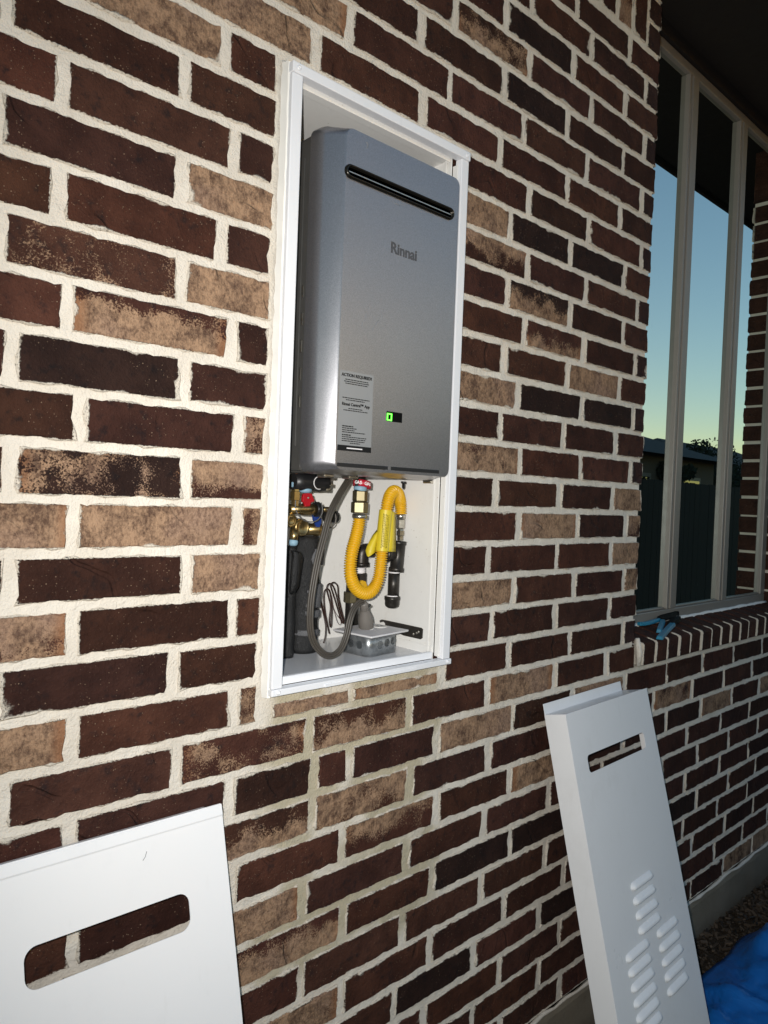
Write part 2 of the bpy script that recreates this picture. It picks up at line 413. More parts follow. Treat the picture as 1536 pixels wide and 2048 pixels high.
# ------------------------------------------------------------------ brick house wall
house = thing('brick_house', 'dark brown brick house wall with pale mortar, holding the white cabinet and tall window', 'house')
S = .0762; L = .2559
ROWS = ['A7','A6','A5','A4','A3','A2','A1','a','b','c','d','e','f','g','h','i','j','k','l','m','n','o','p','q','r','s','t','u','v','w','x','y','z','aa']
JT = {'A7': [1.542, 1.797], 'A6': [1.364, 1.617, 1.888], 'A5': [1.276, 1.539, 1.787], 'A4': [1.108, 1.364, 1.626, 1.898], 'A3': [1.014, 1.275, 1.524, 1.791], 'A2': [0.833, 1.101, 1.351, 1.617, 1.893], 'A1': [0.759, 1.025, 1.274, 1.535, 1.785], 'a': [0.585, 1.381, 1.633, 1.906], 'b': [0.264, 0.516, 1.318, 1.562, 1.819], 'c': [0.338, 0.603, 1.387, 1.638, 1.9], 'd': [0.254, 0.515, 1.317, 1.569, 1.827], 'e': [0.333, 0.588, 1.382, 1.636, 1.902], 'f': [0.263, 0.519, 1.312, 1.567, 1.822], 'g': [0.35, 0.613, 1.372, 1.637, 1.899], 'h': [0.28, 0.53, 1.311, 1.561, 1.813], 'i': [0.374, 0.628, 1.389, 1.641, 1.898], 'j': [0.284, 0.535, 1.301, 1.555, 1.808], 'k': [0.369, 0.632, 1.396, 1.639, 1.887], 'l': [0.286, 0.542, 1.287, 1.554, 1.813], 'm': [0.369, 0.628, 1.38, 1.636, 1.889], 'n': [0.527, 1.309, 1.559, 1.817], 'o': [0.372, 0.636, 0.705, 0.893, 1.141, 1.373, 1.63, 1.891], 'p': [0.286, 0.537, 0.797, 1.05, 1.303, 1.564, 1.813], 'q': [0.372, 0.632, 0.81, 0.896, 1.138, 1.399, 1.653, 1.919, 2.17, 2.423, 2.676, 2.939], 'r': [0.81, 1.063, 1.314, 2.093, 2.353, 2.596, 2.852], 's': [0.641, 0.886, 1.145, 1.398, 2.183, 2.424, 2.676, 2.928], 't': [0.796, 1.06, 1.31, 1.563, 2.333, 2.59, 2.838], 'u': [0.892, 1.138, 1.41, 2.171, 2.417, 2.668, 2.929], 'v': [0.798, 1.057, 1.306, 1.558, 2.33, 2.597, 2.847], 'w': [0.894, 1.14, 1.396, 1.648, 2.421, 2.677, 2.927], 'x': [1.039, 1.289, 1.542, 2.334, 2.597, 2.855], 'y': [1.128, 1.389, 1.637, 2.406, 2.664, 2.921], 'z': [1.295, 1.553, 2.584, 2.83, 3.074], 'aa': [2.667, 2.929]}
XA, XB = -.75, 3.95
JX, JR = 1.965, 3.178                         # window jambs
CX0, CX1, CZ0, CZ1 = .686, 1.153, -1.600, -.497   # hole for the cabinet
pieces = []                                    # x0,x1,z0,z1 (fit coordinates), row
for i, k in enumerate(ROWS):
    zc = -i*S; js = sorted(JT[k]); full = [js[0]]
    for b in js[1:]:
        a = full[-1]; n = max(1, round((b-a)/L)) if (b-a) > 1.4*L else 1
        for q in range(1, n): full.append(a + (b-a)*q/n + (R()-.5)*.012)
        full.append(b)
    while full[0] > XA: full.insert(0, full[0] - L + (R()-.5)*.014)
    while full[-1] < XB: full.append(full[-1] + L + (R()-.5)*.014)
    for a, b in zip(full[:-1], full[1:]):
        ja = .0055 + R()*.006; jb = .0055 + R()*.006
        x0, x1 = a + ja, b - jb
        z0, z1 = zc - .0318 + (R()-.5)*.003, zc + .0318 + (R()-.5)*.003
        segs = [(x0, x1, z0, z1)]
        if i <= 21 and x0 < JX < x1 and i <= 22: segs = [(x0, JX - .001*R(), z0, z1), (JX + .0, x1, z0, z1)]
        res = []
        for s_ in segs:
            x0, x1, z0, z1 = s_
            if x1 > CX0 and x0 < CX1 and z1 > CZ0 and z0 < CZ1:
                if x0 < CX0 - .02: res.append((x0, CX0 - .004 - R()*.004, z0, z1))
                if x1 > CX1 + .02: res.append((CX1 + .004, x1, z0, z1))
                mx0, mx1 = max(x0, CX0 + .012), min(x1, CX1 - .012)
                if z0 < CZ0 - .01 and mx1 - mx0 > .03 and z1 < CZ1: res.append((mx0, mx1, z0, CZ0 - .007))
            else: res.append(s_)
        for x0, x1, z0, z1 in res:
            if i <= 22:                        # beside the window and its sill
                if x0 >= JX - .02 and x1 <= JR + .02: continue
                if x0 < JX < x1: x1 = JX
                if x0 < JR < x1 and x0 > JX - .02: x0 = JR
                if JX <= x0 < JR + .07: x0 = JR
                if x1 - x0 < .03: continue
            x0, x1 = max(x0, XA), min(x1, XB)
            if x1 - x0 > .03: pieces.append((x0, x1, z0, z1, k))
# soldier band under the soffit
x = JX - .078; n = 0
for x0, x1, z0, z1 in ((JX - .072, JX, .048, .115), (JX - .072, JX, .126, .19), (JX - .072, JX, .2, .258)): pieces.append((x0, x1, z0, z1, 'S'))
x = JX - .085
while x > XA + .1:
    pieces.append((x - .0665, x, .050 + R()*.003, .258, 'S')); x -= .0785 + R()*.002
x = JR + .001
while x < XB - .08: pieces.append((x, x + .066, .050, .258, 'S')); x += .0785
# brick face types picked from the photo (pixel, tan amount, slope: + means tan at the top)
TY = [(300,50,.95,0),(540,40,.95,0),(610,90,.9,0),(640,30,.95,0),(460,395,.98,0),(455,575,.95,-.1),(300,625,.62,-.62),(460,960,.6,.6),(60,1050,.85,0),
      (315,1050,.78,0),(515,1050,.6,0),(460,1150,.92,0),(55,1275,.72,.1),(60,1490,.95,0),(500,1420,.42,0),(515,870,.36,0),(620,1425,.95,0),(800,1365,.8,.1),
      (720,1435,.40,-.32),(540,1660,.36,-.6),(720,1610,.56,.12),(750,1670,.22,.4),(530,1830,.68,.1),(570,1900,.6,-.55),(640,2030,.7,0),(1040,1365,.85,0),
      (950,1465,.7,0),(1200,1380,.8,0),(1075,1545,.72,0),(975,430,.85,0),(985,490,.45,.45),(1080,610,.36,-.4),(1110,680,.28,-.35),(1190,765,.82,0),
      (975,780,.7,0),(970,920,.58,0),(1255,1000,.85,0),(1090,1050,.8,0),(1275,1053,.5,0),(1245,1108,.85,0),(960,1190,.86,0),(1262,1160,.55,0),
      (1345,1388,.5,0),(1430,1407,.8,0),(1530,1360,.8,0),(1475,1710,.5,0),(1525,1685,.9,0),(1260,35,.5,0),(930,15,.35,-.2),(55,945,.2,0),(250,560,.18,0),(400,1500,.2,0),(560,1490,.22,-.1)]
KK = [(1060,75),(1072,212),(1100,470),(1110,815),(1210,830),(944,1691),(1075,1650),(1122,1822),(860,1950),(250,955),(1020,600),(1200,560),(160,720),(1330,1640)]
def wallpt(u, v): p = at(u, v, 0.); return p.x, p.z - GZ
TYW = [(*wallpt(u, v), a, b) for u, v, a, b in TY]; KKW = [wallpt(u, v) for u, v in KK]

def brick_mesh(w, h, dep, seed, vert=False):
    """ragged moulded face, thin rounded arris, sides"""
    rr = random.Random(seed)
    nx = max(4, int(w/.0105)); nz = max(4, int(h/.0105))
    ph = [rr.uniform(0, 6.28) for _ in range(8)]
    e0, e1 = rr.uniform(-1, 1), rr.uniform(-1, 1); sk = .0035
    b0, b1 = rr.uniform(-.0015, .003), rr.uniform(-.0015, .003)
    per = []
    def wob(t, k): return .0015*math.sin(t*70 + ph[k]) + .0011*math.sin(t*173 + ph[k+1]) + rr.uniform(-.0010, .0010)
    for k in range(nx): t = k/nx; per.append((-w/2 + w*t, -h/2 + wob(t*w, 0)))
    for k in range(nz): t = k/nz; per.append((w/2 + wob(t*h, 2) + e1*sk*(t-.5)*2 - b1*4*t*(1-t), -h/2 + h*t))
    for k in range(nx): t = k/nx; per.append((w/2 - w*t, h/2 + wob(t*w, 4)))
    for k in range(nz): t = k/nz; per.append((-w/2 + wob(t*h, 6) + e0*sk*(.5-t)*2 + b0*4*t*(1-t), h/2 - h*t))
    # pull the ends of bottom/top rows in line with the skewed sides
    out = []
    for (px, pz) in per:
        s = pz/(h/2)
        if abs(abs(px) - w/2) < .0135 and abs(abs(pz) - h/2) < .003: px += (e1 if px > 0 else -e0)*sk*s*.8 - (.0025 if px > 0 else -.0025)*0
        out.append((px, pz))
    tl, tw = rr.uniform(-.0012, .0012), rr.uniform(-.0008, .0008); yo = rr.uniform(-.0012, .0008)
    m = MB(); n = len(out)
    r0 = []; r1 = []; r2 = []
    for px, pz in out:
        y = yo + tl*px/(w/2) + tw*pz/(h/2)
        ix = px - math.copysign(min(.0022, abs(px)), px)*(1 if abs(px) > w/2 - .006 else 0)
        iz = pz - math.copysign(min(.0022, abs(pz)), pz)*(1 if abs(pz) > h/2 - .006 else 0)
        r0.append((ix, y, iz)); r1.append((px, y + .0026, pz)); r2.append((px, dep, pz))
    vs = r0 + r1 + r2; fs = []
    for a in (0, 1):
        for k in range(n): fs.append((a*n + k, (a+1)*n + k, (a+1)*n + (k+1) % n, a*n + (k+1) % n))
    m.add(vs, fs, False); m.f.append(tuple(range(n))); m.sm.append(False)
    return m
# which pieces are parts: the 300 that show largest in the photograph
def shown(p):
    x0, x1, z0, z1, k = p; A = 0
    us = [proj((x, 0, z + GZ)) for x in (x0, x1) for z in (z0, z1)]
    u0, u1 = max(0, min(q[0] for q in us)), min(1536, max(q[0] for q in us))
    v0, v1 = max(0, min(q[1] for q in us)), min(2048, max(q[1] for q in us))
    return max(0, u1-u0)*max(0, v1-v0)
order = sorted(range(len(pieces)), key=lambda i: -shown(pieces[i]))
parts = set(order[:298])
rest = MB()
for i, (x0, x1, z0, z1, k) in enumerate(pieces):
    w, h = x1-x0, z1-z0; cx, cz = (x0+x1)/2, (z0+z1)/2 + GZ
    m = brick_mesh(w, h, .10, i)
    if i in parts:
        o = m.build('brick', BR, house, (cx, 0, cz))
        tan, sl = -.50 + .33*random.random()**3, random.choice((-1, 1))*.18*random.random()
        col = [random.choice((random.uniform(.62, .85), random.uniform(.85, 1.25), random.uniform(.9, 1.1)))]*3; col[0] *= random.uniform(.96, 1.1); col[2] *= random.uniform(.9, 1.15)
        for tx, tzz, a, b in TYW:
            if x0 - .006 < tx < x1 + .006 and z0 - .005 < tzz < z1 + .005: tan, sl = a + .18, b
        for tx, tzz in KKW:
            if x0 < tx < x1 and z0 - .004 < tzz < z1 + .004: col = [.42, .48, .56]
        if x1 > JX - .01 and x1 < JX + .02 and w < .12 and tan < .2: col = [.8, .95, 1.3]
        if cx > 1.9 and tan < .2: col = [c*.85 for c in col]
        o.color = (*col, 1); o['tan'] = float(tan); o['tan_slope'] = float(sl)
        o['half_length'] = w/2; o['half_height'] = h/2
    else:
        rest.add([(v[0]+cx, v[1], v[2]+cz) for v in m.v], m.f)
ro = rest.build('brick', BR, house); ro['kind'] = 'stuff'; ro['tan'] = -.3; ro['tan_slope'] = 0.; ro['half_length'] = 50.; ro['half_height'] = 50.; ro.color = (.9, .9, .9, 1)
# sill: a rowlock of bricks on edge, sloping outward
x = JX + .012; i = 0
while x < JR - .03:
    w = .0655; m = MB()
    jj = (R()-.5)*.004
    pr = [(-.024 + jj, -1.634), (.098, -1.607), (.098, -1.705), (-.022 + jj, -1.699)]
    pr = [(pr[0][0], pr[0][1] - .004), (pr[0][0] + .005, pr[0][1] + .001), *pr[1:]]
    sk = (R()-.5)*.004
    n = len(pr)
    vs = [(x, a, b + GZ) for a, b in pr] + [(x + w + sk, a, b + GZ) for a, b in pr]
    cx = x + w/2
    vs = [(v[0]-cx, v[1], v[2]-(GZ-1.66)) for v in vs]
    fs = [tuple(range(n)), tuple(range(2*n-1, n-1, -1))] + [(k, n + k, n + (k+1) % n, (k+1) % n) for k in range(n)]
    m.add(vs, fs); o = m.build('sill_brick', BR, house, (cx, 0, GZ-1.66), bevel=.003)
    fix_normals(o)
    cc = random.uniform(.7, 1.05); o.color = (cc, cc*.95, cc*.95, 1); o['tan'] = -.3; o['tan_slope'] = 0.; o['half_length'] = w/2; o['half_height'] = 5.
    x += .0765
# mortar: sheet set back 4 mm from the brick faces
def grid(m, x0, x1, z0, z1, y, st=.025):
    nx = max(1, round((x1-x0)/st)); nz = max(1, round((z1-z0)/st)); vs = []; fs = []
    for j in range(nz+1):
        for i_ in range(nx+1):
            jit = (R()-.5)*.0022 if 0 < i_ < nx and 0 < j < nz else 0
            vs.append((x0 + (x1-x0)*i_/nx, y + jit, z0 + (z1-z0)*j/nz + GZ))
    for j in range(nz):
        for i_ in range(nx): a = j*(nx+1)+i_; fs.append((a, a+1, a+nx+2, a+nx+1))
    m.add(vs, fs, True)
mm = MB(); YM = .0036
xs = [XA, .70, 1.14, JX-.002]
grid(mm, XA, .70, -2.552, .262, YM); grid(mm, 1.14, JX-.009, -2.552, .262, YM)
grid(mm, .70, 1.14, -.507, .262, YM); grid(mm, .70, 1.14, -2.552, -1.588, YM)
grid(mm, JX-.009, JR+.009, -2.552, -1.7, YM); grid(mm, JR+.009, XB, -2.552, .262, YM)
# reveals of the window opening and the bed under the sill bricks
for xx in (JX-.009, JR+.009):
    mm.add([(xx, YM, GZ-1.72), (xx, .16, GZ-1.72), (xx, .16, GZ+.262), (xx, YM, GZ+.262)], [(0, 1, 2, 3)])
mm.add([(JX-.004, -.014, GZ-1.643), (JR+.004, -.014, GZ-1.643), (JR+.004, .15, GZ-1.612), (JX-.004, .15, GZ-1.612)], [(0, 1, 2, 3)])
mm.add([(JX-.004, -.014, GZ-1.643), (JR+.004, -.014, GZ-1.643), (JR+.004, -.014, GZ-1.7), (JX-.004, -.014, GZ-1.7)], [(3, 2, 1, 0)])
mm.add([(JX-.004, -.014, GZ-1.7), (JR+.004, -.014, GZ-1.7), (JR+.004, .01, GZ-1.702), (JX-.004, .01, GZ-1.702)], [(3, 2, 1, 0)])
mm.build('mortar', MO, house)
# ragged mortar fillet at the left end of the sill
m = MB(); m.tube([(JX+.004, -.006, GZ-1.62), (JX+.006, -.012, GZ-1.66), (JX+.008, -.010, GZ-1.70)], [.006, .010, .007], 7); m.build('mortar_fillet', MO, house)
# foundation
m = MB(); nx = 60
vs = []
for i in range(nx+1):
    xx = XA + (XB-XA)*i/nx; w = (R()-.5)*.006; w2 = R()*.006
    vs += [(xx, -.001 + w*.2, GZ-2.553), (xx, -.004 - w2, GZ-2.572 + w), (xx, -.006 - w2*.4, GZ-2.60), (xx, -.010, -.15), (xx, .16, -.15)]
fs = []
for i in range(nx):
    for k in range(4): a = i*5+k; fs.append((a, a+1, a+6, a+5))
m.add(vs, fs, False); fo = m.build('foundation', CONC, house); fix_normals(fo)
m = MB(); pts = []
for i in range(90): pts.append((XA + (XB-XA)*i/89, -.002 + (R()-.5)*.004, GZ-2.556 + (R()-.5)*.008))
m.tube(pts, [.003 + R()*.004 for _ in pts], 7); m.build('mortar_bead', MO, house)
# soffit, fascia, gutter, roof
m = MB(); m.box((XA, -.31, GZ+.266), (XB+3, .4, GZ+.282)); m.build('soffit', SOFF, house)
m = MB(); m.box((XA, -.33, GZ+.245), (XB+3, -.312, GZ+.43)); m.build('fascia', SOFF, house, bevel=.003)
m = MB(); m.add([(XA, -.36, GZ+.43), (XB+3, -.36, GZ+.43), (XB+3, 3., GZ+2.4), (XA, 3., GZ+2.4)], [(0, 1, 2, 3)]); m.build('roof', HROOF, house, solid=.03)
# wall core so no light leaks in behind
m = MB()
m.box((XA, .16, 0), (JX-.03, .24, GZ+.26)) if False else None
m.box((XA, .30, 0), (XB, .36, GZ+.262)); m.box((XA-.02, 0.02, 0), (XA, .36, GZ+.262)); m.box((XB, .02, 0), (XB+.02, .36, GZ+.262))
m.build('backing_wall', SOFF, house)

# ------------------------------------------------------------------ window
YF = .088; YG = .102
zb, zt = GZ-1.613, GZ+.222
m = MB()
m.box((JX+.0, YF, zb), (JR-.0, .16, zb+.036)); m.box((JX, YF, zt-.030), (JR, .16, zt))
m.box((JX, YF, zb+.036), (JX+.03, .16, zt-.030)); m.box((3.135, YF, zb+.036), (JR, .16, zt-.030))
wf = m.build('window', WFR, house, bevel=.003)
MUL = ((2.328, 2.398), (2.736, 2.803))
for a, b in MUL:
    m = MB(); m.box((a, YF-.002, zb+.037), (a+.013, .155, zt-.031)); m.box((a+.0145, YF+.003, zb+.037), (a+.019, .155, zt-.031))
    m.box((a+.0205, YF-.004, zb+.037), (b-.009, .155, zt-.031)); m.box((b-.0075, YF+.002, zb+.037), (b, .155, zt-.031))
    m.build('mullion', WFR, wf, bevel=.002)
for a, b in ((JX+.03, 2.328), (2.398, 2.736), (2.803, 3.135)):
    m = MB(); m.box((a, YG, zb+.0365), (b, YG+.006, zt-.0305)); m.build('pane', GLASS, wf)
    # glazing bead along the right-hand side and bottom of each light
    m = MB(); m.box((a, YF+.006, zb+.0365), (b-.0005, YG-.001, zb+.043))
    m.build('glazing_bead', WFR, wf, bevel=.002)
m = MB(); m.box((JX, YF-.012, zt+.001), (JR, .16, GZ+.2655)); m.build('head_trim', SOFF, wf)
# pale sealant line under the window frame
m = MB(); pts = [(JX + (JR-JX)*i/40, YF - .006 + (R()-.5)*.003, zb + .002 + (R()-.5)*.003) for i in range(41)]
m.tube(pts, [.006 + R()*.003 for _ in pts], 6); m.build('sealant', CAULK, wf)

# ------------------------------------------------------------------ recess cabinet
cab = thing('recess_cabinet', 'white sheet metal recess cabinet set in the brick wall around the grey water heater', 'cabinet', (.92, 0, GZ-1.585))
fx0, fx1, fz0, fz1 = .6955, 1.1435, GZ-1.586, GZ-.5125; yf = -.022
ix0, ix1 = .7175, 1.1215; bx0, bx1, by1 = .712, 1.116, .262
fzl = GZ-1.568; cz = GZ-.528
m = MB(); m.box((bx0, by1, fzl-.01), (bx1, by1+.002, cz+.02)); m.build('back_panel', CREAM, cab)
m = MB(); m.box((bx0-.002, .003, fzl-.01), (bx0, by1, cz+.02)); m.build('side_panel', CREAM, cab)
m = MB(); m.box((bx1, .003, fzl-.01), (bx1+.002, by1, cz+.02)); m.build('side_panel', CREAM, cab)
m = MB(); m.box((bx0, .004, fzl-.002), (bx1, by1, fzl)); m.build('floor_panel', mat_white('grey_white_floor_paint', (.62, .62, .63), .16, .3), cab)
m = MB(); m.box((bx0, .004, cz), (bx1, by1, cz+.002)); m.build('top_panel', CREAM, cab)
# low upstand seam round the floor
m = MB(); m.box((bx0, by1-.0022, fzl), (bx1-.003, by1-.0004, fzl+.018)); m.box((bx1-.0022, .004, fzl), (bx1-.0004, by1-.003, fzl+.018)); m.build('floor_seam', CREAM, cab)
# stiles and rails
m = MB(); m.box((fx0, yf, fz0+.012), (ix0, -.0045, fz1-.018)); m.build('stile', WHF, cab, bevel=.0016)
m = MB(); m.box((ix1, yf, fz0+.012), (fx1, -.0045, fz1-.018)); m.build('stile', WHF, cab, bevel=.0016)
m = MB(); m.box((fx0-.001, yf-.0025, fz1-.0175), (fx1+.002, -.0042, fz1)); m.build('top_rail', WHF, cab, bevel=.0016)
m = MB(); m.box((fx0-.001, yf-.0025, fz0), (fx1+.003, -.0042, fz0+.0115)); m.build('bottom_rail', WHF, cab, bevel=.0014)
# stepped inner lips
m = MB(); m.box((ix0-.0, -.0042, fzl), (ix0+.002, .012, cz+.02)); m.build('inner_lip', CREAM, cab, bevel=.0008)
m = MB()
m.box((ix1-.0035, -.014, fz0+.016), (ix1-.001, -.0, fz1-.03)); m.box((ix1-.0065, .001, fzl+.004), (ix1-.004, .012, cz+.015)); m.box((ix1-.0085, .013, fzl+.004), (ix1-.0062, .02, cz+.01))
m.build('inner_lip', CREAM, cab, bevel=.0008)
m = MB(); m.box((ix0+.003, .0, cz-.0075), (ix1-.010, .0025, fz1+.004)); m.box((ix0+.003, .0028, cz-.0065), (ix1-.02, .02, cz-.0045)); m.build('inner_lip', CREAM, cab, bevel=.0008)
m = MB(); m.box((ix0+.001, -.004, fz0+.012), (ix1-.013, -.0015, fzl+.008)); m.box((ix0+.001, -.0012, fzl+.002), (ix1-.013, .006, fzl+.0078)); m.build('front_lip', WHF, cab, bevel=.0008)
m = MB(); m.box((ix0+.09, yf-.0045, fz0+.0005), (ix1-.08, yf-.0027, fz0+.006)); m.build('drip_edge', WHF, cab, bevel=.0006)
for sx, sz in ((fx0+.011, fz1-.009), (fx1-.009, fz1-.009), (fx0+.012, fz0+.0065), (fx1-.009, fz0+.0065)):
    m = MB(); m.lathe((sx, yf-.0026, sz), (0, -1, 0), [(0, .0042), (.0012, .0042), (.0022, .003), (.0024, .0016), (.0014, .0012)], 14); m.build('screw', WHF, cab)
# caulk line, ragged, on the wall side of the frame
def caulk(pts, w):
    m = MB(); vs = []; n = len(pts)
    for (p, q) in pts: vs += [p, q]
    m.add(vs, [(2*i, 2*i+1, 2*i+3, 2*i+2) for i in range(n-1)], True); o = m.build('caulk', CAULK, cab, solid=.0); return o
pts = []; N = 90
for i in range(N+1):
    z = fz0 - .004 + (fz1-fz0+.006)*i/N; w = .009 + .004*math.sin(i*.9) + R()*.003
    pts.append(((fx0+.002, -.014 - R()*.002, z), (fx0-.004, -.009 - R()*.002, z)))
caulk(pts, 0)
pts = []
for i in range(N+1):
    z = fz0 - .004 + (fz1-fz0+.006)*i/N
    pts.append(((fx0-.0035, -.0125 - R()*.002, z), (fx0-.0055 - R()*.0030, -.001 + R()*.002, z)))
caulk(pts, 0)
pts = []
for i in range(60):
    xx = fx0 - .008 + (fx1-fx0+.008)*i/59
    pts.append(((xx, -.010, fz1-.001), (xx, -.0005 + R()*.002, fz1 + .004 + R()*.005)))
caulk(pts, 0)
# hanger bracket at the top
m = MB(); p0 = at(722, 262, .12); p1 = at(770, 276, .12)
m.box((p0.x, .10, p1.z-.04), (p0.x+.045, .13, cz-.001)); m.build('hanger_bracket', CREAM, cab, bevel=.001)

# ------------------------------------------------------------------ water heater
wh = thing('water_heater', 'silver grey tankless water heater with slotted exhaust hanging in the white cabinet', 'water heater', (.94, .1, GZ-1.197))
hx0, hx1, hz0, hz1 = .7745, 1.1195, GZ-1.1995, GZ-.5745
yfr = -.031
def rrect(xl, xr, z0, z1, r, y, n=8):
    P = []
    for cx, cz_, a0 in ((xr-r, z1-r, 0), (xl+r, z1-r, 90), (xl+r, z0+r, 180), (xr-r, z0+r, 270)):
        for k in range(n+1):
            a = math.radians(a0 + 90*k/n); P.append((cx + r*math.cos(a), y, cz_ + r*math.sin(a)))
    return P
m = MB(); rg = []
for a, y in ((0, .030), (.02, .012), (.08, .003), (.22, -.0035), (.5, -.0155), (.8, -.0262), (.93, -.0298), (1.0, yfr)):
    e = math.sin(min(1, a)*math.pi/2)**.6 if a < 1 else 1
    rg.append(rrect(hx0 + .0365*a, hx1 - .0125*e, hz0 + .008*e, hz1 - .008*e, .021 - .006*a, y))
m.rings(rg, cap0=False, cap1=True, smooth=True)
cov = m.build('front_cover', SIL, wh); fix_normals(cov)
for pl in cov.data.polygons: pl.use_smooth = True
md = cov.modifiers.new('w', 'WEIGHTED_NORMAL'); md.weight = 60
m = MB(); m.box((hx0+.004, .0305, hz0+.004), (hx1-.003, .232, hz1-.012)); m.build('casing', BODY, wh, bevel=.006)
m = MB(); m.box((hx0+.0025, .05, hz0+.05), (hx0+.004, .056, hz1-.05)); m.box((hx0+.001, .0308, hz0+.01), (hx0+.004, .036, hz1-.03)); m.build('side_seam', BODY, wh, bevel=.0006)
for zz in (.12, .17, .22, .27, .32):
    m = MB(); m.box((hx0+.0018, .039, hz0+zz), (hx0+.0042, .045, hz0+zz+.022)); m.build('side_louver', STEEL, wh, bevel=.0006)
# exhaust slot: dark rounded rim with a recessed mouth
sl = at(702, 342, yfr-.006); sr = at(910, 428, yfr-.006)
zc_ = (sl.z + sr.z)/2; x0, x1 = sl.x - .004, sr.x
rg = []
for (gr_, y) in ((.0122, yfr+.001), (.0122, yfr-.003), (.0110, yfr-.0055), (.0088, yfr-.0058), (.0076, yfr-.003), (.0072, yfr+.0)):
    rg.append(rrect(x0 - gr_ + .007, x1 + gr_ - .012, zc_ - gr_, zc_ + gr_, gr_*.98, y, 6))
m = MB(); m.rings(rg, False, True, True); eo = m.build('exhaust_slot', plain('dark_bronze_rim', (.035, .032, .026), .25, .8, .2), wh); fix_normals(eo)
m = MB(); m.box((x0+.004, yfr-.0012, zc_-.0012), (x1-.004, yfr-.0002, zc_+.0006)); m.build('slot_vane', STEEL, eo)
# logo
lp = (at(779, 494, yfr) + at(836, 514, yfr))/2
la = at(779, 500, yfr).x; lb = at(836, 515, yfr).x
place_text('logo', 'Rinnai', .0285, (lp.x, yfr-.0004, lp.z), LOGO, wh, .0007)
# display
d0 = at(773.4, 822, yfr); d1 = at(803.5, 846, yfr)
m = MB(); m.box((d0.x, yfr-.0008, d1.z), (d1.x, yfr+.0005, d0.z)); dsp = m.build('display', DISPB, wh, bevel=.0004)
m = MB(); w_ = d1.x-d0.x; h_ = d0.z-d1.z; t_ = .0022
gx0, gx1, gz0, gz1 = d0.x + .0005, d0.x + w_*.32, d1.z + h_*.06, d1.z + h_*.80; gm_ = (gz0+gz1)/2
for a, b in (((gx0, gz0), (gx1, gz0+t_)), ((gx0, gz1-t_), (gx1, gz1)), ((gx0, gz0+t_), (gx0+t_, gz1-t_)), ((gx1-t_, gz0+t_), (gx1, gz1-t_))):
    m.box((a[0], yfr-.0013, a[1]), (b[0], yfr-.0009, b[1]))
m.build('digit', LED, dsp)
# bottom groove with small tab
q0 = at(671, 924, yfr); q1 = at(879, 948, yfr); zg = (q0.z+q1.z)/2
m = MB(); m.box((q0.x+.003, yfr-.0009, zg-.0035), (q1.x-.002, yfr+.0005, zg+.0035)); gv = m.build('bottom_groove', BLK, wh, bevel=.0008)
qm = at(779, 937, yfr); m = MB(); m.box((qm.x-.005, yfr-.0014, zg-.004), (qm.x+.002, yfr-.0010, zg+.0045)); m.build('latch_tab', SIL, gv)
# warning sticker
s0 = at(679.5, 739, yfr); s1 = at(741, 905, yfr); sx0 = s0.x; sx1 = at(747, 750, yfr).x; sz1 = s0.z; sz0 = at(674, 900, yfr).z
m = MB(); m.box((sx0, yfr-.0006, sz0), (sx1, yfr-.0002, sz1)); stk = m.build('instruction_sticker', STK, wh)
sw, sh = sx1-sx0, sz1-sz0; ys = yfr-.0008
m = MB(); m.box((sx0, ys-.0001, sz0), (sx1, ys+.0001, sz0+sh*.07)); m.build('black_band', INK, stk)
sx = (sx0+sx1)/2
place_text('heading', 'ACTION REQUIRED!', sw*.098, (sx, ys, sz1-sh*.052), INK, stk, .00022)
place_text('heading', 'Rinnai Central\u2122 App', sw*.094, (sx, ys, sz1-sh*.415), INK, stk, .00020)
def lines(name, rows, mat):
    m = MB(); rr = random.Random(5)
    for fx, wfr, fy, hgt in rows:              # left fraction, width fraction, down fraction
        xx = sx0 + sw*fx; end = xx + sw*wfr
        while xx < end:
            wl = rr.uniform(.0025, .007); m.box((xx, ys-.0001, sz1-sh*fy-hgt/2), (min(xx+wl, end), ys+.0001, sz1-sh*fy+hgt/2)); xx += wl + .0009
    m.build(name, mat, stk)['kind'] = 'stuff'
hh = .0016
lines('small_print', [(.16,.68,.105,hh),(.13,.74,.130,hh),(.17,.66,.155,hh),(.1,.8,.335,hh),(.2,.55,.36,hh),(.28,.42,.465,hh),(.14,.72,.49,hh),
   (.12,.32,.69,hh*1.3),(.12,.42,.715,hh),(.12,.36,.74,hh),(.12,.68,.765,hh),(.12,.26,.80,hh*1.3),(.12,.72,.825,hh),(.12,.70,.85,hh),(.12,.67,.875,hh),(.36,.3,.90,hh)], INK)
m = MB(); m.box((sx0+sw*.27, ys-.0003, sz0+sh*.028), (sx0+sw*.73, ys-.0001, sz0+sh*.042)); m.build('small_print', WINK, stk)
# chalky scuffs
m = MB()
for pth in (((737,612),(733,628),(727,642),(722,652)), ((768,618),(764,628),(762,640)), ((757,640),(750,652),(744,662)), ((772,650),(768,658)), ((732,283),(736,290),(733,297)), ((788,405),(800,412)), ((803,408),(806,409))):
    P = [at(u, v, yfr-.0001) for u, v in pth]; m.tube(spline(P, 4), [.0003] + [.0009]*(4*(len(P)-1)-1) + [.0003], 5)
m.build('scuff_mark', SCUFF, wh)
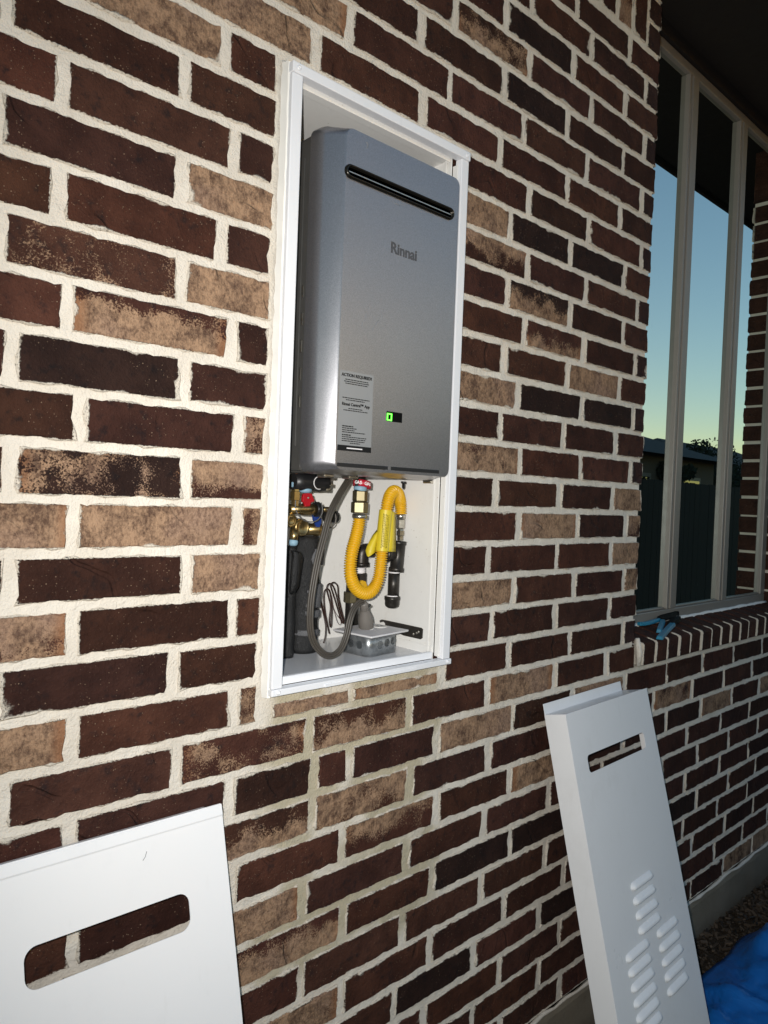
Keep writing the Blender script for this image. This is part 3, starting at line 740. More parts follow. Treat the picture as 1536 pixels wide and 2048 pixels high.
# underside: base plate, brackets, stubs
m = MB(); m.box((hx0+.012, .01, hz0+.001), (hx1-.012, .225, hz0+.008)); m.build('base_plate', BODY, wh, bevel=.003)
for u, v, y in ((656, 958, .02), (705, 962, .03), (866, 972, .02), (885, 972, .03)):
    p = at(u, v, y); m = MB(); m.box((p.x-.012, y-.004, hz0-.006), (p.x+.012, y+.02, hz0+.001)); m.build('bottom_bracket', STEEL, wh, bevel=.002)
p = at(807, 965, .05); m = MB(); m.lathe((p.x, .05, hz0-.004), (0, 0, -1), [(0, .0055), (.004, .0055), (.004, .003), (.013, .003), (.016, .001)], 8); m.build('drain_screw', BLK, wh)

# ------------------------------------------------------------------ plumbing under the heater
def cyl(name, mat, p, ax, prof, parent, seg=20, **k):
    m = MB(); m.lathe(p, ax, prof, seg, **k); return m.build(name, mat, parent)
Zu = Vector((0, 0, -1)); Xu = Vector((1, 0, 0)); Yu = Vector((0, -1, 0))
YV = .11
pc = at(*V9(640, 430), YV)
dv = thing('drain_filter', 'black plastic drain plug with a pale ring, under the left corner of the heater', 'drain plug', pc)
e = at(*V9(400, 420), YV)
cyl('barrel', BLK, e, Xu, [(-.02, .016), (0, .0175), (.048, .0175), (.05, .0165), (.062, .0165), (.064, .012)], dv)
m = MB(); cc = at(*V9(750, 440), YV-.018)
m.tube([cc + Vector((.0125*math.cos(a), 0, .0125*math.sin(a))) for a in [math.radians(100 + 190*k/18) for k in range(19)]], .0011, 6); m.build('seal_ring', PLATE, dv)
m = MB(); q = at(*V9(930, 450), YV-.01); m.box((q.x-.006, YV-.012, q.z-.016), (q.x+.006, YV+.012, q.z+.016)); m.box((q.x-.002, YV-.016, q.z-.006), (q.x+.009, YV-.012, q.z+.002)); m.build('clip', STEEL, dv, bevel=.002)

vh = thing('hot_water_valve', 'brass service valve with a red lever and black cap, below the heater', 'valve', at(*V9(520, 940), YV))
b0 = at(*V9(170, 940), YV); b1 = at(*V9(665, 945), YV)
cyl('valve_body', BRASS, b0, Xu, [(0, .0095), ((b1-b0).x*.45, .0098), ((b1-b0).x*.5, .0112), ((b1-b0).x*.8, .0112), ((b1-b0).x, .0104)], vh)
cap = MB(); cap.lathe(b1, Xu, [(0, .0125), (.002, .0138), (.011, .0138), (.0135, .011), (.014, .004)], 22)
for k in range(11):
    a = 2*math.pi*k/11; cap.box((.001, -.0012, .0132), (.0112, .0012, .0150), Matrix.Translation(b1) @ Matrix.Rotation(a, 4, 'X'))
cap.build('cap', BLK, vh)
t = at(*V9(300, 300), YV); cyl('copper_stub', COPPER, t + Vector((0, 0, .01)), Zu, [(0, .006), (.018, .006)], vh)
cyl('thread_sealant', TEF, at(*V9(285, 420), YV), Zu, [(0, .0058), (.002, .0072), (.010, .0068), (.011, .005)], vh)
cyl('union_nut', BRASS, at(*V9(300, 600), YV), Zu, [(-.012, .0075), (0, .0082), (.001, .0105), (.017, .0105), (.018, .008), (.032, .008)], vh, 6, smooth=False)
cyl('thread_sealant', TEF, at(*V9(490, 575), YV), Zu, [(-.008, .004), (-.002, .0125), (.002, .013), (.006, .009)], vh, 16)
cyl('stem', BRASS, at(*V9(500, 620), YV), Zu, [(0, .0065), (.014, .0065), (.03, .0075)], vh)
m = MB(); hp = [(470,640),(560,635),(620,650),(640,720),(665,775),(650,800),(600,820),(580,890),(495,895),(470,830),(440,800),(440,720),(455,660)]
P3 = [at(*V9(u, v), YV-.014) for u, v in hp]; n = len(P3)
m.add([p for p in P3] + [p + Vector((0, .006, 0)) for p in P3], [tuple(range(n)), tuple(range(2*n-1, n-1, -1))] + [(k, (k+1) % n, n + (k+1) % n, n + k) for k in range(n)])
lv = m.build('lever', RED, vh, bevel=.0012); fix_normals(lv)
cyl('lever_screw', STEEL, at(*V9(540, 725), YV-.0145), Yu, [(0, .0022), (.0015, .0022), (.002, .001)], lv, 10)
cc = at(*V9(445, 1295), YV-.01)
cyl('drain_port', BRASS, cc + Vector((0, .02, 0)), Yu, [(0, .017), (.012, .0175), (.016, .0175), (.018, .0155), (.0185, .0148), (.0175, .0142), (.0178, .0)], vh, 26)
cc = at(*V9(235, 1160), YV-.012)
cyl('drain_port', BRASS, cc + Vector((0, .02, 0)), Yu, [(0, .014), (.012, .0145), (.016, .0125), (.017, .0105), (.0155, .0095), (.018, .008), (.016, .006), (.017, .0)], vh, 24)
cyl('lower_stub', BRASS, at(*V9(270, 1330), YV), Zu, [(0, .0085), (.02, .0085), (.022, .007), (.03, .007)], vh)
cyl('thread_sealant', TEF, at(*V9(255, 1560), YV), Zu, [(-.006, .006), (0, .0095), (.006, .0088), (.009, .006)], vh)
m = MB(); m.tube(spline([at(*V9(u, v), YV-.018) for u, v in ((300,770),(295,900),(330,1020),(390,1100),(480,1165),(600,1190),(700,1165),(770,1100),(812,1000),(812,900),(790,820))], 5), .0013, 6); m.build('cap_tether', plain('grey_tether', (.10, .097, .095), .5), vh)

vc = thing('cold_water_valve', 'brass service valve with a blue lever, half hidden by the flat grey cord', 'valve', at(*V9(640, 1330), .16))
YC = .16
b = at(*V9(560, 1330), YC); cyl('valve_body', BRASS, b, Xu, [(-.02, .012), (.012, .0125), (.014, .0145), (.024, .0145), (.026, .011)], vc, 22)
cyl('cap', BLK, at(*V9(960, 1090), YC), Xu, [(-.012, .012), (.008, .0135), (.016, .0125), (.018, .006)], vc, 16)
m = MB(); hp = [(640,1060),(740,1075),(800,1110),(800,1200),(770,1290),(710,1290),(680,1210),(650,1150)]
P3 = [at(*V9(u, v), YC-.02) for u, v in hp]; n = len(P3)
m.add([p for p in P3] + [p + Vector((0, .006, 0)) for p in P3], [tuple(range(n)), tuple(range(2*n-1, n-1, -1))] + [(k, (k+1) % n, n + (k+1) % n, n + k) for k in range(n)])
fix_normals(m.build('lever', BLU, vc, bevel=.0012))
cyl('stem', BRASS, at(*V9(820, 950), YC), Xu, [(-.006, .006), (.03, .006)], vc)
m = MB(); m.tube(spline([at(*V9(u, v), YC-.014) for u, v in ((900,950),(1000,960),(1050,1020),(1075,1120),(1050,1230),(990,1290),(920,1310))], 5), .0014, 6); m.build('cap_tether', CORDP, vc)

def foam_pipe(label, u, v, y, rad, top, bands, loc_z=fzl):
    p = at(u, v, y); z0 = loc_z + .0005
    t = thing('insulated_pipe', label, 'pipe', (p.x, y, z0))
    prof = [(0, rad*.97)]; zt_ = at(u, top, y).z - z0
    n = 26
    for k in range(1, n): prof.append((zt_*k/n, rad*(1 + .025*math.sin(k*1.7) + R()*.02)))
    prof += [(zt_, rad*.9), (zt_, rad*.45)]
    cyl('foam_sleeve', FOAM, (p.x, y, z0), (0, 0, 1), prof, t, 28)
    for a, b in bands:
        za, zb_ = at(u, a, y).z - z0, at(u, b, y).z - z0
        cyl('tape_band', FTAPE, (p.x, y, z0), (.04, 0, 1), [(zb_, rad*1.0), (zb_+.002, rad*1.07), (za-.002, rad*1.07), (za, rad*1.0)], t, 28)
    return t
foam_pipe('thick black foam insulated pipe standing behind the grey cord, wrapped with tape bands', 608, 1200, .178, .0305, 1072, [(1095, 1128), (1165, 1212), (1217, 1232), (1255, 1268)])
fp2 = foam_pipe('slim black foam insulated pipe close to the left frame, its wrap peeling loose', 576, 1200, .150, .015, 1092, [(1130, 1150)])
m = MB(); P = [F8(190,180), F8(330,200), F8(375,300), F8(350,420), F8(330,560), F8(300,760), F8(240,850), F8(165,880)]
Lf = [F8(185,180), F8(200,240), F8(190,330), F8(180,440), F8(170,560), F8(165,680), F8(160,780), F8(160,860)]
vs = []
for a, b in zip(Lf, P):
    vs += [at(*a, .10), at((a[0]+b[0])/2, (a[1]+b[1])/2, .092), at(*b, .104)]
m.add(vs, [(3*i+k, 3*i+k+1, 3*i+k+4, 3*i+k+3) for i in range(7) for k in (0, 1)], True); m.build('loose_wrap', FOAM, fp2, solid=.003)

# gas train: union, flexible hose, drip leg
YH = .085
gp = at(*H7(430, 250), YH)
gu = thing('gas_union', 'dull brass gas union with a red GAS collar under the heater', 'gas fitting', gp)
cyl('inlet_pipe', IRON, at(*H7(440, 110), YH), Zu, [(-.01, .0115), (.03, .0115)], gu)
cyl('thread_sealant', TEF, at(*H7(443, 235), YH), Zu, [(0, .0128), (.004, .0138), (.009, .0126), (.012, .011)], gu)
cyl('hex_nut', NUT, at(*H7(442, 305), YH), Zu, [(0, .0145), (.0015, .0156), (.0200, .0156), (.0215, .014), (.0235, .0125)], gu, 6, smooth=False, twist=.35)
cyl('hex_nut', NUT, at(*H7(434, 470), YH), Zu, [(-.0015, .013), (0, .0165), (.0015, .0175), (.0205, .0175), (.0225, .0165)], gu, 6, smooth=False, twist=.5)
cyl('ferrule', STEEL, at(*H7(435, 645), YH), Zu, [(0, .0155), (.0075, .0155), (.009, .014)], gu)
# red GAS collar
tg = MB(); ct = at(*H7(478, 205), YH); rt = .0185
rows = []
for zz in (.0068, -.0068): rows.append([Vector((ct.x + rt*math.cos(a), YH + .002 + rt*math.sin(a), ct.z + zz - .003*math.cos(a))) for a in [2*math.pi*k/28 for k in range(28)]])
tg.rings(rows, False, False, True); tgo = tg.build('gas_collar', REDT, gu, solid=.001)
for k, (ang, ch) in enumerate([(a, c) for a, c in zip((-178,-162,-146,-130,-114,-98,-82), 'GAS GAS')]):
    if ch == ' ': continue
    a = math.radians(ang + 8)
    nrm = Vector((math.cos(a), math.sin(a), 0)); tx = Vector((-math.sin(a), math.cos(a), 0))
    Bm = Matrix(((tx.x, 0, nrm.x), (tx.y, 0, nrm.y), (0, 1, 0))).to_4x4()
    pos = Vector((ct.x, YH+.002, ct.z - .003*math.cos(a))) + nrm*(rt+.0009)
    place_text('letter', ch, .0092, pos, WINK, tgo, .0003, basis=Bm)

hose = thing('gas_hose', 'yellow corrugated flexible gas hose looped in a U, with a yellow tag', 'gas hose', at(*H7(435, 700), YH))
hp = [((434,690),.085),((424,760),.085),((405,870),.084),((372,1010),.082),((332,1150),.080),((306,1300),.078),((296,1440),.077),((308,1570),.076),((352,1690),.075),((430,1775),.074),
      ((520,1805),.073),((605,1775),.072),((675,1680),.071),((718,1550),.070),((738,1400),.070),((752,1250),.070),((768,1080),.070),((790,900),.070),((808,740),.071),((826,600),.072),((845,480),.073),
      ((880,370),.075),((935,310),.079),((992,345),.086),((1022,440),.092),((1034,540),.094),((1037,650),.094)]
path = spline([at(*H7(*q), y) for q, y in hp], 24)
# resample at constant pitch and corrugate
def resample(P, step):
    out = [P[0]]; acc = 0
    for a, b in zip(P[:-1], P[1:]):
        d = (b-a).length
        while acc + d >= step:
            t = (step-acc)/d; a = a + (b-a)*t; out.append(a); d = (b-a).length; acc = 0
        acc += d
    return out
path = resample(path, .0007)
m = MB(); m.tube(path, [(.0133, .0134, .0133, .0122, .0092, .0092, .0122)[k % 7] for k in range(len(path))], 18); m.build('corrugated_tube', YEL, hose)
# sleeve part of the tag
def tagsleeve():
    P = spline([at(*H7(u, v), .070) for u, v in ((818,590),(800,760),(780,950),(760,1185))], 6)
    m = MB(); m.tube(P, .0142, 20, cap=False); return m.build('tag_sleeve', YTAG, hose)
ts = tagsleeve()
m = MB(); vs = []
for k in range(9):
    t = k/8; a = H7(905 - 45*t, 610 + 585*t); b = H7(958, 620 + 580*t - 10*math.sin(t*3))
    A = at(*a, .062); B = at(*b, .074)
    vs += [A, (A+B)/2 + Vector((0, -.002, 0)), B]
m.add(vs, [(3*i+k, 3*i+k+1, 3*i+k+4, 3*i+k+3) for i in range(8) for k in (0, 1)], True); m.build('tag_flap', YTAG, hose, solid=.0006)
m = MB(); vs = []
Lp = [(690,870),(625,950),(575,1040),(540,1120),(520,1180),(540,1260)]; Rp = [(700,890),(690,980),(685,1060),(675,1140),(668,1200),(560,1275)]
for a, b in zip(Lp, Rp):
    A = at(*H7(*a), .083); B = at(*H7(*b), .074); vs += [A, (A+B)/2 + Vector((-.001, -.004, 0)), B]
m.add(vs, [(3*i+k, 3*i+k+1, 3*i+k+4, 3*i+k+3) for i in range(5) for k in (0, 1)], True); m.build('tag_flap', YTAG, hose, solid=.0006)
m = MB(); rr = random.Random(3)
for cxx in (785, 805, 825, 845, 865):
    v = 630 + rr.random()*30
    while v < 1120:
        ln = rr.uniform(10, 34); t = v/1000
        u = cxx - (v-630)*.075
        a = at(*H7(u, v), .0552 + .0000); b = at(*H7(u - ln*.075, v+ln), .0552)
        m.tube([a, b], .00045, 4); v += ln + 8
m.build('small_print', INK, ts)['kind'] = 'stuff'

YD = .094
dl = thing('drip_leg', 'black iron gas pipe with tee, nipple and end cap hanging right of the yellow hose', 'gas pipe', at(*H7(960, 1300), YD))
cyl('collar', STEEL, at(*H7(1037, 655), YD), Zu, [(0, .0105), (.0005, .011), (.0085, .011), (.009, .0095)], dl)
cyl('hex_nut', STEEL, at(*H7(1037, 722), YD), Zu, [(0, .0092), (.001, .0102), (.018, .0102), (.0195, .009), (.0215, .0085)], dl, 6, smooth=False, twist=.3)
cyl('hex_nut', STEEL, at(*H7(1034, 885), YD), Zu, [(-.003, .007), (0, .0075), (.001, .0093), (.0105, .0093), (.0115, .0075), (.0215, .0075)], dl, 6, smooth=False, twist=.1)
tA = at(*H7(1012, 1035), YD); tB = at(*H7(948, 1490), YD)
tl = (tB-tA).length; ax = (tB-tA).normalized()
ax = Vector((ax.x*.6, 0, ax.z)).normalized()
cyl('tee', IRON, tA, ax, [(0, .012), (.0005, .0165), (.008, .0168), (.0095, .0148), (tl-.0105, .0148), (tl-.009, .0172), (tl-.0005, .0172), (tl, .012)], dl, 24)
c1 = tA + ax*(tl*.45)
cyl('tee_branch', IRON, c1, (-1, .28, .03), [(.008, .0135), (.022, .0145), (.024, .0165), (.031, .0165), (.0315, .011)], dl, 22)
nA = at(*H7(936, 1495), YD); cyl('nipple', IRON, nA, Zu, [(0, .0125), (.055, .0125)], dl, 22)
cyl('thread_tape', WINK, nA, Zu, [(-.001, .0128), (.0016, .0129)], dl)
cA = at(*H7(912, 1845), YD); cyl('thread_tape', WINK, cA, Zu, [(-.002, .0129), (.001, .0134)], dl)
cyl('end_cap', IRON, cA, Zu, [(0, .013), (.0005, .0172), (.0075, .0175), (.009, .0160), (.018, .0160), (.022, .0145), (.025, .010), (.0255, .004)], dl, 24)
# supply riser behind the hose
YR = .165
sr_ = thing('gas_riser', 'black iron gas riser with yellow shut off lever behind the U of the yellow hose', 'gas pipe', at(*C8(735, 1250), YR))
eb = at(*H7(478, 1180), YR)
hpipe = [c1 + Vector((-.03, .0085, .001)), eb + Vector((.03, -.015, .002)), eb + Vector((.012, -.004, .001))]
m = MB(); m.tube(hpipe, .0105, 14); m.build('branch_pipe', IRON, sr_)
m = MB(); m.tube(spline([eb + Vector((.024, -.01, .001)), eb + Vector((.006, -.002, 0)), eb + Vector((-.002, 0, -.006)), eb + Vector((-.003, 0, -.034))], 6), .0158, 16); m.build('elbow', IRON, sr_)
cyl('elbow_collar', IRON, at(*H7(462, 1350), YR), Zu, [(0, .0178), (.009, .0178)], sr_, 20)
lo = at(*C8(712, 1120), YR)
cyl('thread_tape', WINK, at(*H7(440, 1425), YR), Zu, [(0, .0118), (.012, .0122), (.014, .011)], sr_)
cyl('shut_off_valve', IRON, at(*H7(445, 1500), YR), Zu, [(0, .012), (.001, .0140), (.020, .0140), (.022, .012), (.04, .012)], sr_, 8, smooth=False)
m = MB(); hpv = [(440,1640),(480,1615),(530,1630),(545,1680),(570,1720),(510,1745),(470,1720)]
P3 = [at(*H7(u, v), YR-.035) for u, v in hpv]; n = len(P3)
m.add([p for p in P3] + [p + Vector((0, .008, 0)) for p in P3], [tuple(range(n)), tuple(range(2*n-1, n-1, -1))] + [(k, (k+1) % n, n + (k+1) % n, n + k) for k in range(n)])
fix_normals(m.build('lever', YEL, sr_, bevel=.0015))
r0 = at(*H7(330, 1840), YR); rz = r0.z - fzl
cyl('coupling', NUT, at(*H7(310, 1780), YR), Zu, [(0, .0155), (.001, .0165), (.022, .0165), (.024, .0145)], sr_, 8, smooth=False)
cyl('riser_pipe', IRON, (r0.x, YR, fzl), (0, 0, 1), [(0, .0155), (rz + .05, .0150)], sr_, 22)

# ------------------------------------------------------------------ outlet box, plug and cord
jb = thing('outlet_box', 'galvanised metal outlet box with grey cover plate on the cabinet floor', 'outlet box', (1.02, .085, fzl))
def rbox(m, cx, cy, w, d, z0, z1, r, rot, n=5, top=None):
    rg = []
    for z, s in ((z0, 0), (z1, 0)):
        P = []
        for sx_, sy_, a0 in ((1, 1, 0), (-1, 1, 90), (-1, -1, 180), (1, -1, 270)):
            for k in range(n+1):
                a = math.radians(a0 + 90*k/n); px = sx_*(w/2-r) + r*math.cos(a); py = sy_*(d/2-r) + r*math.sin(a)
                P.append((cx + px*math.cos(rot) - py*math.sin(rot), cy + px*math.sin(rot) + py*math.cos(rot), z))
        rg.append(P)
    m.rings(rg, True, True, True)
JRT = .13
m = MB(); rbox(m, 1.0215, .097, .094, .078, fzl+.001, fzl+.046, .014, JRT); jbx = m.build('box_body', GALV, jb)
for pl in jbx.data.polygons: pl.use_smooth = abs(pl.normal.z) < .5
bxm = Matrix.Translation((1.0215, .097, fzl)) @ Matrix.Rotation(JRT, 4, 'Z')
for q, (dx, dz) in enumerate(((-.012, .022), (.010, .024), (.030, .026))):
    m = MB(); m.lathe(bxm @ Vector((dx, -.0388, dz)), bxm.to_3x3() @ Vector((0, -1, 0)), [(0, .0088), (.0005, .0088), (.0005, .0078), (.0002, .0078), (.0002, .0)], 20, False); m.build('knockout', KO, jb)
for dz in (-.012, .012):
    m = MB(); m.lathe(bxm @ Vector((-.0468, dz, .023)), bxm.to_3x3() @ Vector((-1, 0, 0)), [(0, .0088), (.0005, .0088), (.0005, .0078), (.0002, .0078), (.0002, .0)], 20, False); m.build('knockout', KO, jb)
m = MB(); rbox(m, 1.014, .086, .122, .108, fzl+.0465, fzl+.0505, .003, JRT, 2); m.build('cover_plate', PLATE, jb, bevel=.001)
pm = Matrix.Translation((1.014, .086, fzl+.0507)) @ Matrix.Rotation(JRT, 4, 'Z')
pl1 = atz(*J6(335, 555), fzl+.051); pl2 = atz(*J6(505, 530), fzl+.051)
for P in (pl1, pl2):
    cyl('receptacle', plain('white_outlet', (.62, .60, .57), .5), (P.x, P.y, fzl+.0504), (0, 0, 1), [(0, .0165), (.0016, .0162), (.002, .015)], jb, 24)
for dx in (-.0055, .0055):
    m = MB(); m.box((pl2.x+dx-.001, pl2.y-.004, fzl+.0522), (pl2.x+dx+.001, pl2.y+.004, fzl+.0526)); m.build('slot', INK, jb)
# cord + plug
cord = thing('power_cord', 'flat ribbed grey power cord drooping from the heater to the outlet box', 'power cord', (pl1.x, pl1.y, fzl+.052))
kp = [((690,120),.10),((670,165),.095),((600,280),.075),((538,410),.062),((492,580),.058),((446,760),.056),((410,950),.055),((388,1120),.055),((386,1290),.056),((418,1410),.058),((490,1490),.060),((560,1500),.062),((622,1450),.064),((664,1350),.066),((690,1230),.067),((718,1150),.069),((760,1098),.072),((795,1085),.076)]
cp = spline([at(*C8(*q), y) for q, y in kp], 8)
m = MB(); ws = .0044
N3 = len(cp); view = Vector((.45, .85, 0)).normalized()
for off in (-1, 0, 1):
    P = []
    for i, p in enumerate(cp):
        t = (cp[min(i+1, N3-1)] - cp[max(i-1, 0)]).normalized(); s = t.cross(view).normalized()
        P.append(p + s*off*ws + view*(abs(off)*-.0004))
    m.tube(P, .0026, 8)
m.build('flat_cable', CORD, cord)
pb = Vector((pl1.x, pl1.y, fzl+.0525)); tip = at(*C8(798, 1092), .078)
ax = (tip - pb); ln = ax.length
prof = [(0, .0150), (.002, .0158), (ln*.30, .0162), (ln*.45, .0150), (ln*.58, .0118), (ln*.70, .0098), (ln*.74, .0088), (ln*.76, .0098), (ln*.80, .0086), (ln*.83, .0094), (ln*.87, .0082), (ln*.92, .0085), (ln*.98, .0066), (ln, .003)]
cyl('plug', CORDP, pb, ax, prof, cord, 20)
q = at(*J6(375, 262), .075); cyl('strain_tab', BLK, q, (1, 0, .5), [(-.003, .0024), (.003, .0028)], cord, 8)
# bundle of thin brown wire
YW = .21
wb = thing('wire_bundle', 'thin brown control wire folded into loops against the back of the cabinet', 'wire', at(*F8(720, 1690), YW))
wp = [((715,1690),.20),((745,1560),.20),((748,1400),.205),((715,1220),.21),((670,1050),.21),((655,985),.212),((668,1000),.208),((715,1180),.208),((765,1330),.208),((800,1500),.206),((806,1515),.203),((780,1400),.204),((740,1200),.206),((718,1000),.206),((726,850),.206),((770,800),.206),((812,840),.206),((850,1050),.206),((846,1250),.205),((838,1400),.203),((822,1412),.2),((808,1300),.2),((828,1100),.202),((800,950),.204),((768,830),.205),((775,750),.205),((820,712),.205),((870,760),.205),((920,900),.205),((975,1130),.206),((1020,1280),.206),((1050,1360),.207),
      ((1010,1330),.207),((960,1180),.205),((905,1000),.205),((860,860),.204),((830,760),.204),((850,705),.204),((900,700),.204),((945,760),.204),((955,900),.205),((990,1080),.206),((1040,1280),.207),((1075,1370),.208)]
m = MB(); m.tube(spline([at(*F8(*q), y) for q, y in wp], 5), .0017, 7); m.build('brown_wire', BROWN, wb)
m = MB(); m.tube(spline([at(*F8(*q), .203) for q in ((840,900),(870,1090),(905,1230),(935,1330),(975,1385),(1000,1350),(960,1240))], 6), .0006, 5); m.tube(spline([at(*F8(*q), .203) for q in ((850,1000),(880,1130),(940,1240),(985,1300),(1010,1370))], 6), .0006, 5)
m.build('stray_strand', plain('dark_red_strand', (.05, .010, .012), .5), wb)
m = MB(); m.tube([at(*F8(950, 1483), .14), at(*F8(1050, 1518), .13)], .0009, 6); m.build('wire_end', BROWN, wb)
# steel strap on the right-hand cabinet wall
xs_ = bx1 - .0005
st = thing('hanger_strap', 'dark zinc strap with a hook end bolted to the right cabinet wall above the floor', 'metal strap', atx(*J6(1000, 620), xs_))
out = [(520,480),(515,455),(540,442),(600,452),(800,495),(1045,548),(1064,565),(1058,680),(1035,694),(820,645),(640,560),(590,525),(585,490),(565,468),(535,475)]
P3 = [atx(*J6(u, v), xs_) for u, v in out]; n = len(P3)
m = MB(); tri = tessellate_polygon([P3])
m.add([p + Vector((-.0022, 0, 0)) for p in P3] + P3, [tuple(t) for t in tri] + [(k, (k+1) % n, n+(k+1) % n, n+k) for k in range(n)]); so = m.build('strap_plate', STRAP, st); fix_normals(so)
for u, v in ((945, 625), (985, 612), (1010, 600)):
    cyl('bolt', STEEL, atx(*J6(u, v), xs_-.0025), (-1, 0, 0), [(0, .0028), (.002, .0028), (.003, .0012)], st, 8)

# ------------------------------------------------------------------ loose cover panels
def cover(name, label, P, u, d, W, H, slot, corner, louv, lip, fl_d):
    n_in = u.cross(d).normalized()
    if n_in.y < 0: n_in = -n_in
    t = thing(name, label, 'cover panel', P + d*H)
    def pt(a, b, c=0.): return P + u*a + d*b + n_in*c
    s0, s1, t0, t1 = slot; rc = corner; hole = []
    for cx, cy, a0 in ((s1-rc, t1-rc, 0), (s0+rc, t1-rc, 90), (s0+rc, t0+rc, 180), (s1-rc, t0+rc, 270)):
        for k in range(7): a = math.radians(a0 + 15*k); hole.append((cx + rc*math.cos(a), cy + rc*math.sin(a)))
    outer = [(0, 0), (W, 0), (W, H), (0, H)]
    loops = [[Vector((a, b, 0)) for a, b in outer], [Vector((a, b, 0)) for a, b in hole]]
    flat = outer + hole; tri = tessellate_polygon(loops); th = .0014; m = MB(); N = len(flat)
    vs = [pt(a, b) for a, b in flat] + [pt(a, b, th) for a, b in flat]
    fs = [tuple(q) for q in tri] + [tuple(N+i for i in reversed(q)) for q in tri]
    m.add(vs, fs)
    nh = len(hole)
    m.add([pt(a, b) for a, b in hole] + [pt(a, b, th) for a, b in hole], [(k, (k+1) % nh, nh+(k+1) % nh, nh+k) for k in range(nh)])
    fpn = m.build('face_sheet', WH, t)
    bm = bmesh.new(); bm.from_mesh(fpn.data); bmesh.ops.remove_doubles(bm, verts=bm.verts, dist=1e-6); bmesh.ops.recalc_face_normals(bm, faces=bm.faces); bm.to_mesh(fpn.data); bm.free()
    def slab(nm, a0, a1, b0, b1, c0, c1):
        m = MB(); vs = [pt(a, b, c) for c in (c0, c1) for b in (b0, b1) for a in (a0, a1)]
        m.add(vs, [(0, 2, 3, 1), (4, 5, 7, 6), (0, 1, 5, 4), (2, 6, 7, 3), (0, 4, 6, 2), (1, 3, 7, 5)]); o = m.build(nm, WH, t, bevel=.0005); fix_normals(o); return o
    slab('side_flange', -.0008, .0006, -.0005, H, .0002, fl_d)
    slab('side_flange', W-.0006, W+.0008, .02, H, .0016, fl_d*.8)
    slab('top_flange', .001, W*.93, -.0008, .0006, .0006, fl_d-.001)
    if lip: slab('hem_lip', .001, W*.93, -.026, .0006, fl_d-.0006, fl_d+.0006)
    for (ua, va) in louv:
        m = MB(); nu, nv = 16, 7; lw, lh, dep = .1125, .022, .010; vs = []
        for j in range(nv+1):
            for i in range(nu+1):
                s = i/nu*2-1; q = j/nv
                rnd_ = max(0., 1-abs(s)**7)**.5
                hh_ = dep*(math.sin(min(1, q/.62)*math.pi/2) if q < .62 else math.cos((q-.62)/.38*math.pi/2)**.7 if q < .999 else 0)*rnd_
                tap = lh*(.55 + .45*rnd_)
                vs.append(pt(ua + lw*(s+1)/2, va - .0 + tap*(q-.5) + 0, -hh_ + .0002))
        m.add(vs, [(j*(nu+1)+i, j*(nu+1)+i+1, (j+1)*(nu+1)+i+1, (j+1)*(nu+1)+i) for j in range(nv) for i in range(nu)], True)
        o = m.build('louver', WH, t); fix_normals(o)
    return t, pt
uR = Vector((.9992, .0386, -.007)).normalized(); dR = Vector((.0028, -.2482, -.9687)).normalized()
LV = [(.153, .4393+.0334*k) for k in range(4)] + [(.2355, .5764+.0335*k) for k in range(5)] + [(.0761, .5722+.0325*k) for k in range(6)]
PR = Vector((1.4899, -.087, GZ-1.7398))
HR = (PR.z)/abs(dR.z) + .004
cR, ptR = cover('cover_panel', 'white louvered cover panel leaning on the brick wall below the window', PR, uR, dR, .421, HR, (.061, .3565, .107, .1485), .010, LV, True, .06)
yl = -.03; PLr = Vector((.601, yl, GZ-1.742)); yawL = -.015; ftL = .281
uL = Vector((math.cos(yawL), math.sin(yawL), 0)); dL = Vector((0, -ftL, -1)); dL = (dL - uL*dL.dot(uL)).normalized()
WL = .37; HL = PLr.z/abs(dL.z) + .004
cL, ptL = cover('cover_panel', 'plain white cover panel with a rounded slot, leaning under the left of the cabinet', PLr - uL*WL, uL, dL, WL, HL, (WL-.302, WL-.069, .1105, .1635), .0165, [], False, .014)
# folded top edge of the plain panel
m = MB(); vs = [ptL(a, b, c) for a in (0, WL) for b, c in ((-.0005, .004), (.0015, -.0006), (.016, -.0012), (.0185, -.0001))]
m.add(vs, [(k, k+1, k+5, k+4) for k in range(3)]); ho = m.build('folded_hem', WH, cL); fix_normals(ho)
m = MB(); m.tube([ptL(WL-.135, .048, -.0003), ptL(WL-.131, .044, -.0003), ptL(WL-.128, .037, -.0003)], .0005, 5); m.build('scratch', STK, cL)

# ------------------------------------------------------------------ wire strippers on the sill
def sillz(y): return GZ - 1.634 + (y + .024)*.222
pz = lambda u, v: atz(u, v, GZ-1.617)
pk = pz(1345, 1246)
pl_ = thing('wire_strippers', 'black wire strippers with bright blue grips lying open on the brick window sill', 'pliers', (pk.x, pk.y, GZ-1.62))
def flat_bar(nm, P, w, h, mat):
    m = MB(); rg = []
    for i, p in enumerate(P):
        t = (P[min(i+1, len(P)-1)] - P[max(i-1, 0)]); t.z = 0; t.normalize(); s = Vector((-t.y, t.x, 0)); ww = w[i] if isinstance(w, list) else w
        z = sillz(p.y) + .003
        c = Vector((p.x, p.y, z))
        rg.append([c + s*ww*.5, c + s*ww*.35 + Vector((0, 0, h)), c - s*ww*.35 + Vector((0, 0, h)), c - s*ww*.5])
    m.rings(rg, True, True, False); o = m.build(nm, mat, pl_, bevel=.002); fix_normals(o)
pv = pz(1340, 1246); 
h1 = [pz(1277, 1256), pz(1292, 1254), pz(1308, 1250), pz(1320, 1247)]
h2 = [pz(1319, 1270), pz(1328, 1263), pz(1336, 1257), pz(1345, 1251)]
flat_bar('grip', spline(h1, 4), .016, .011, CYAN); flat_bar('grip', spline(h2, 4), .021, .011, CYAN)
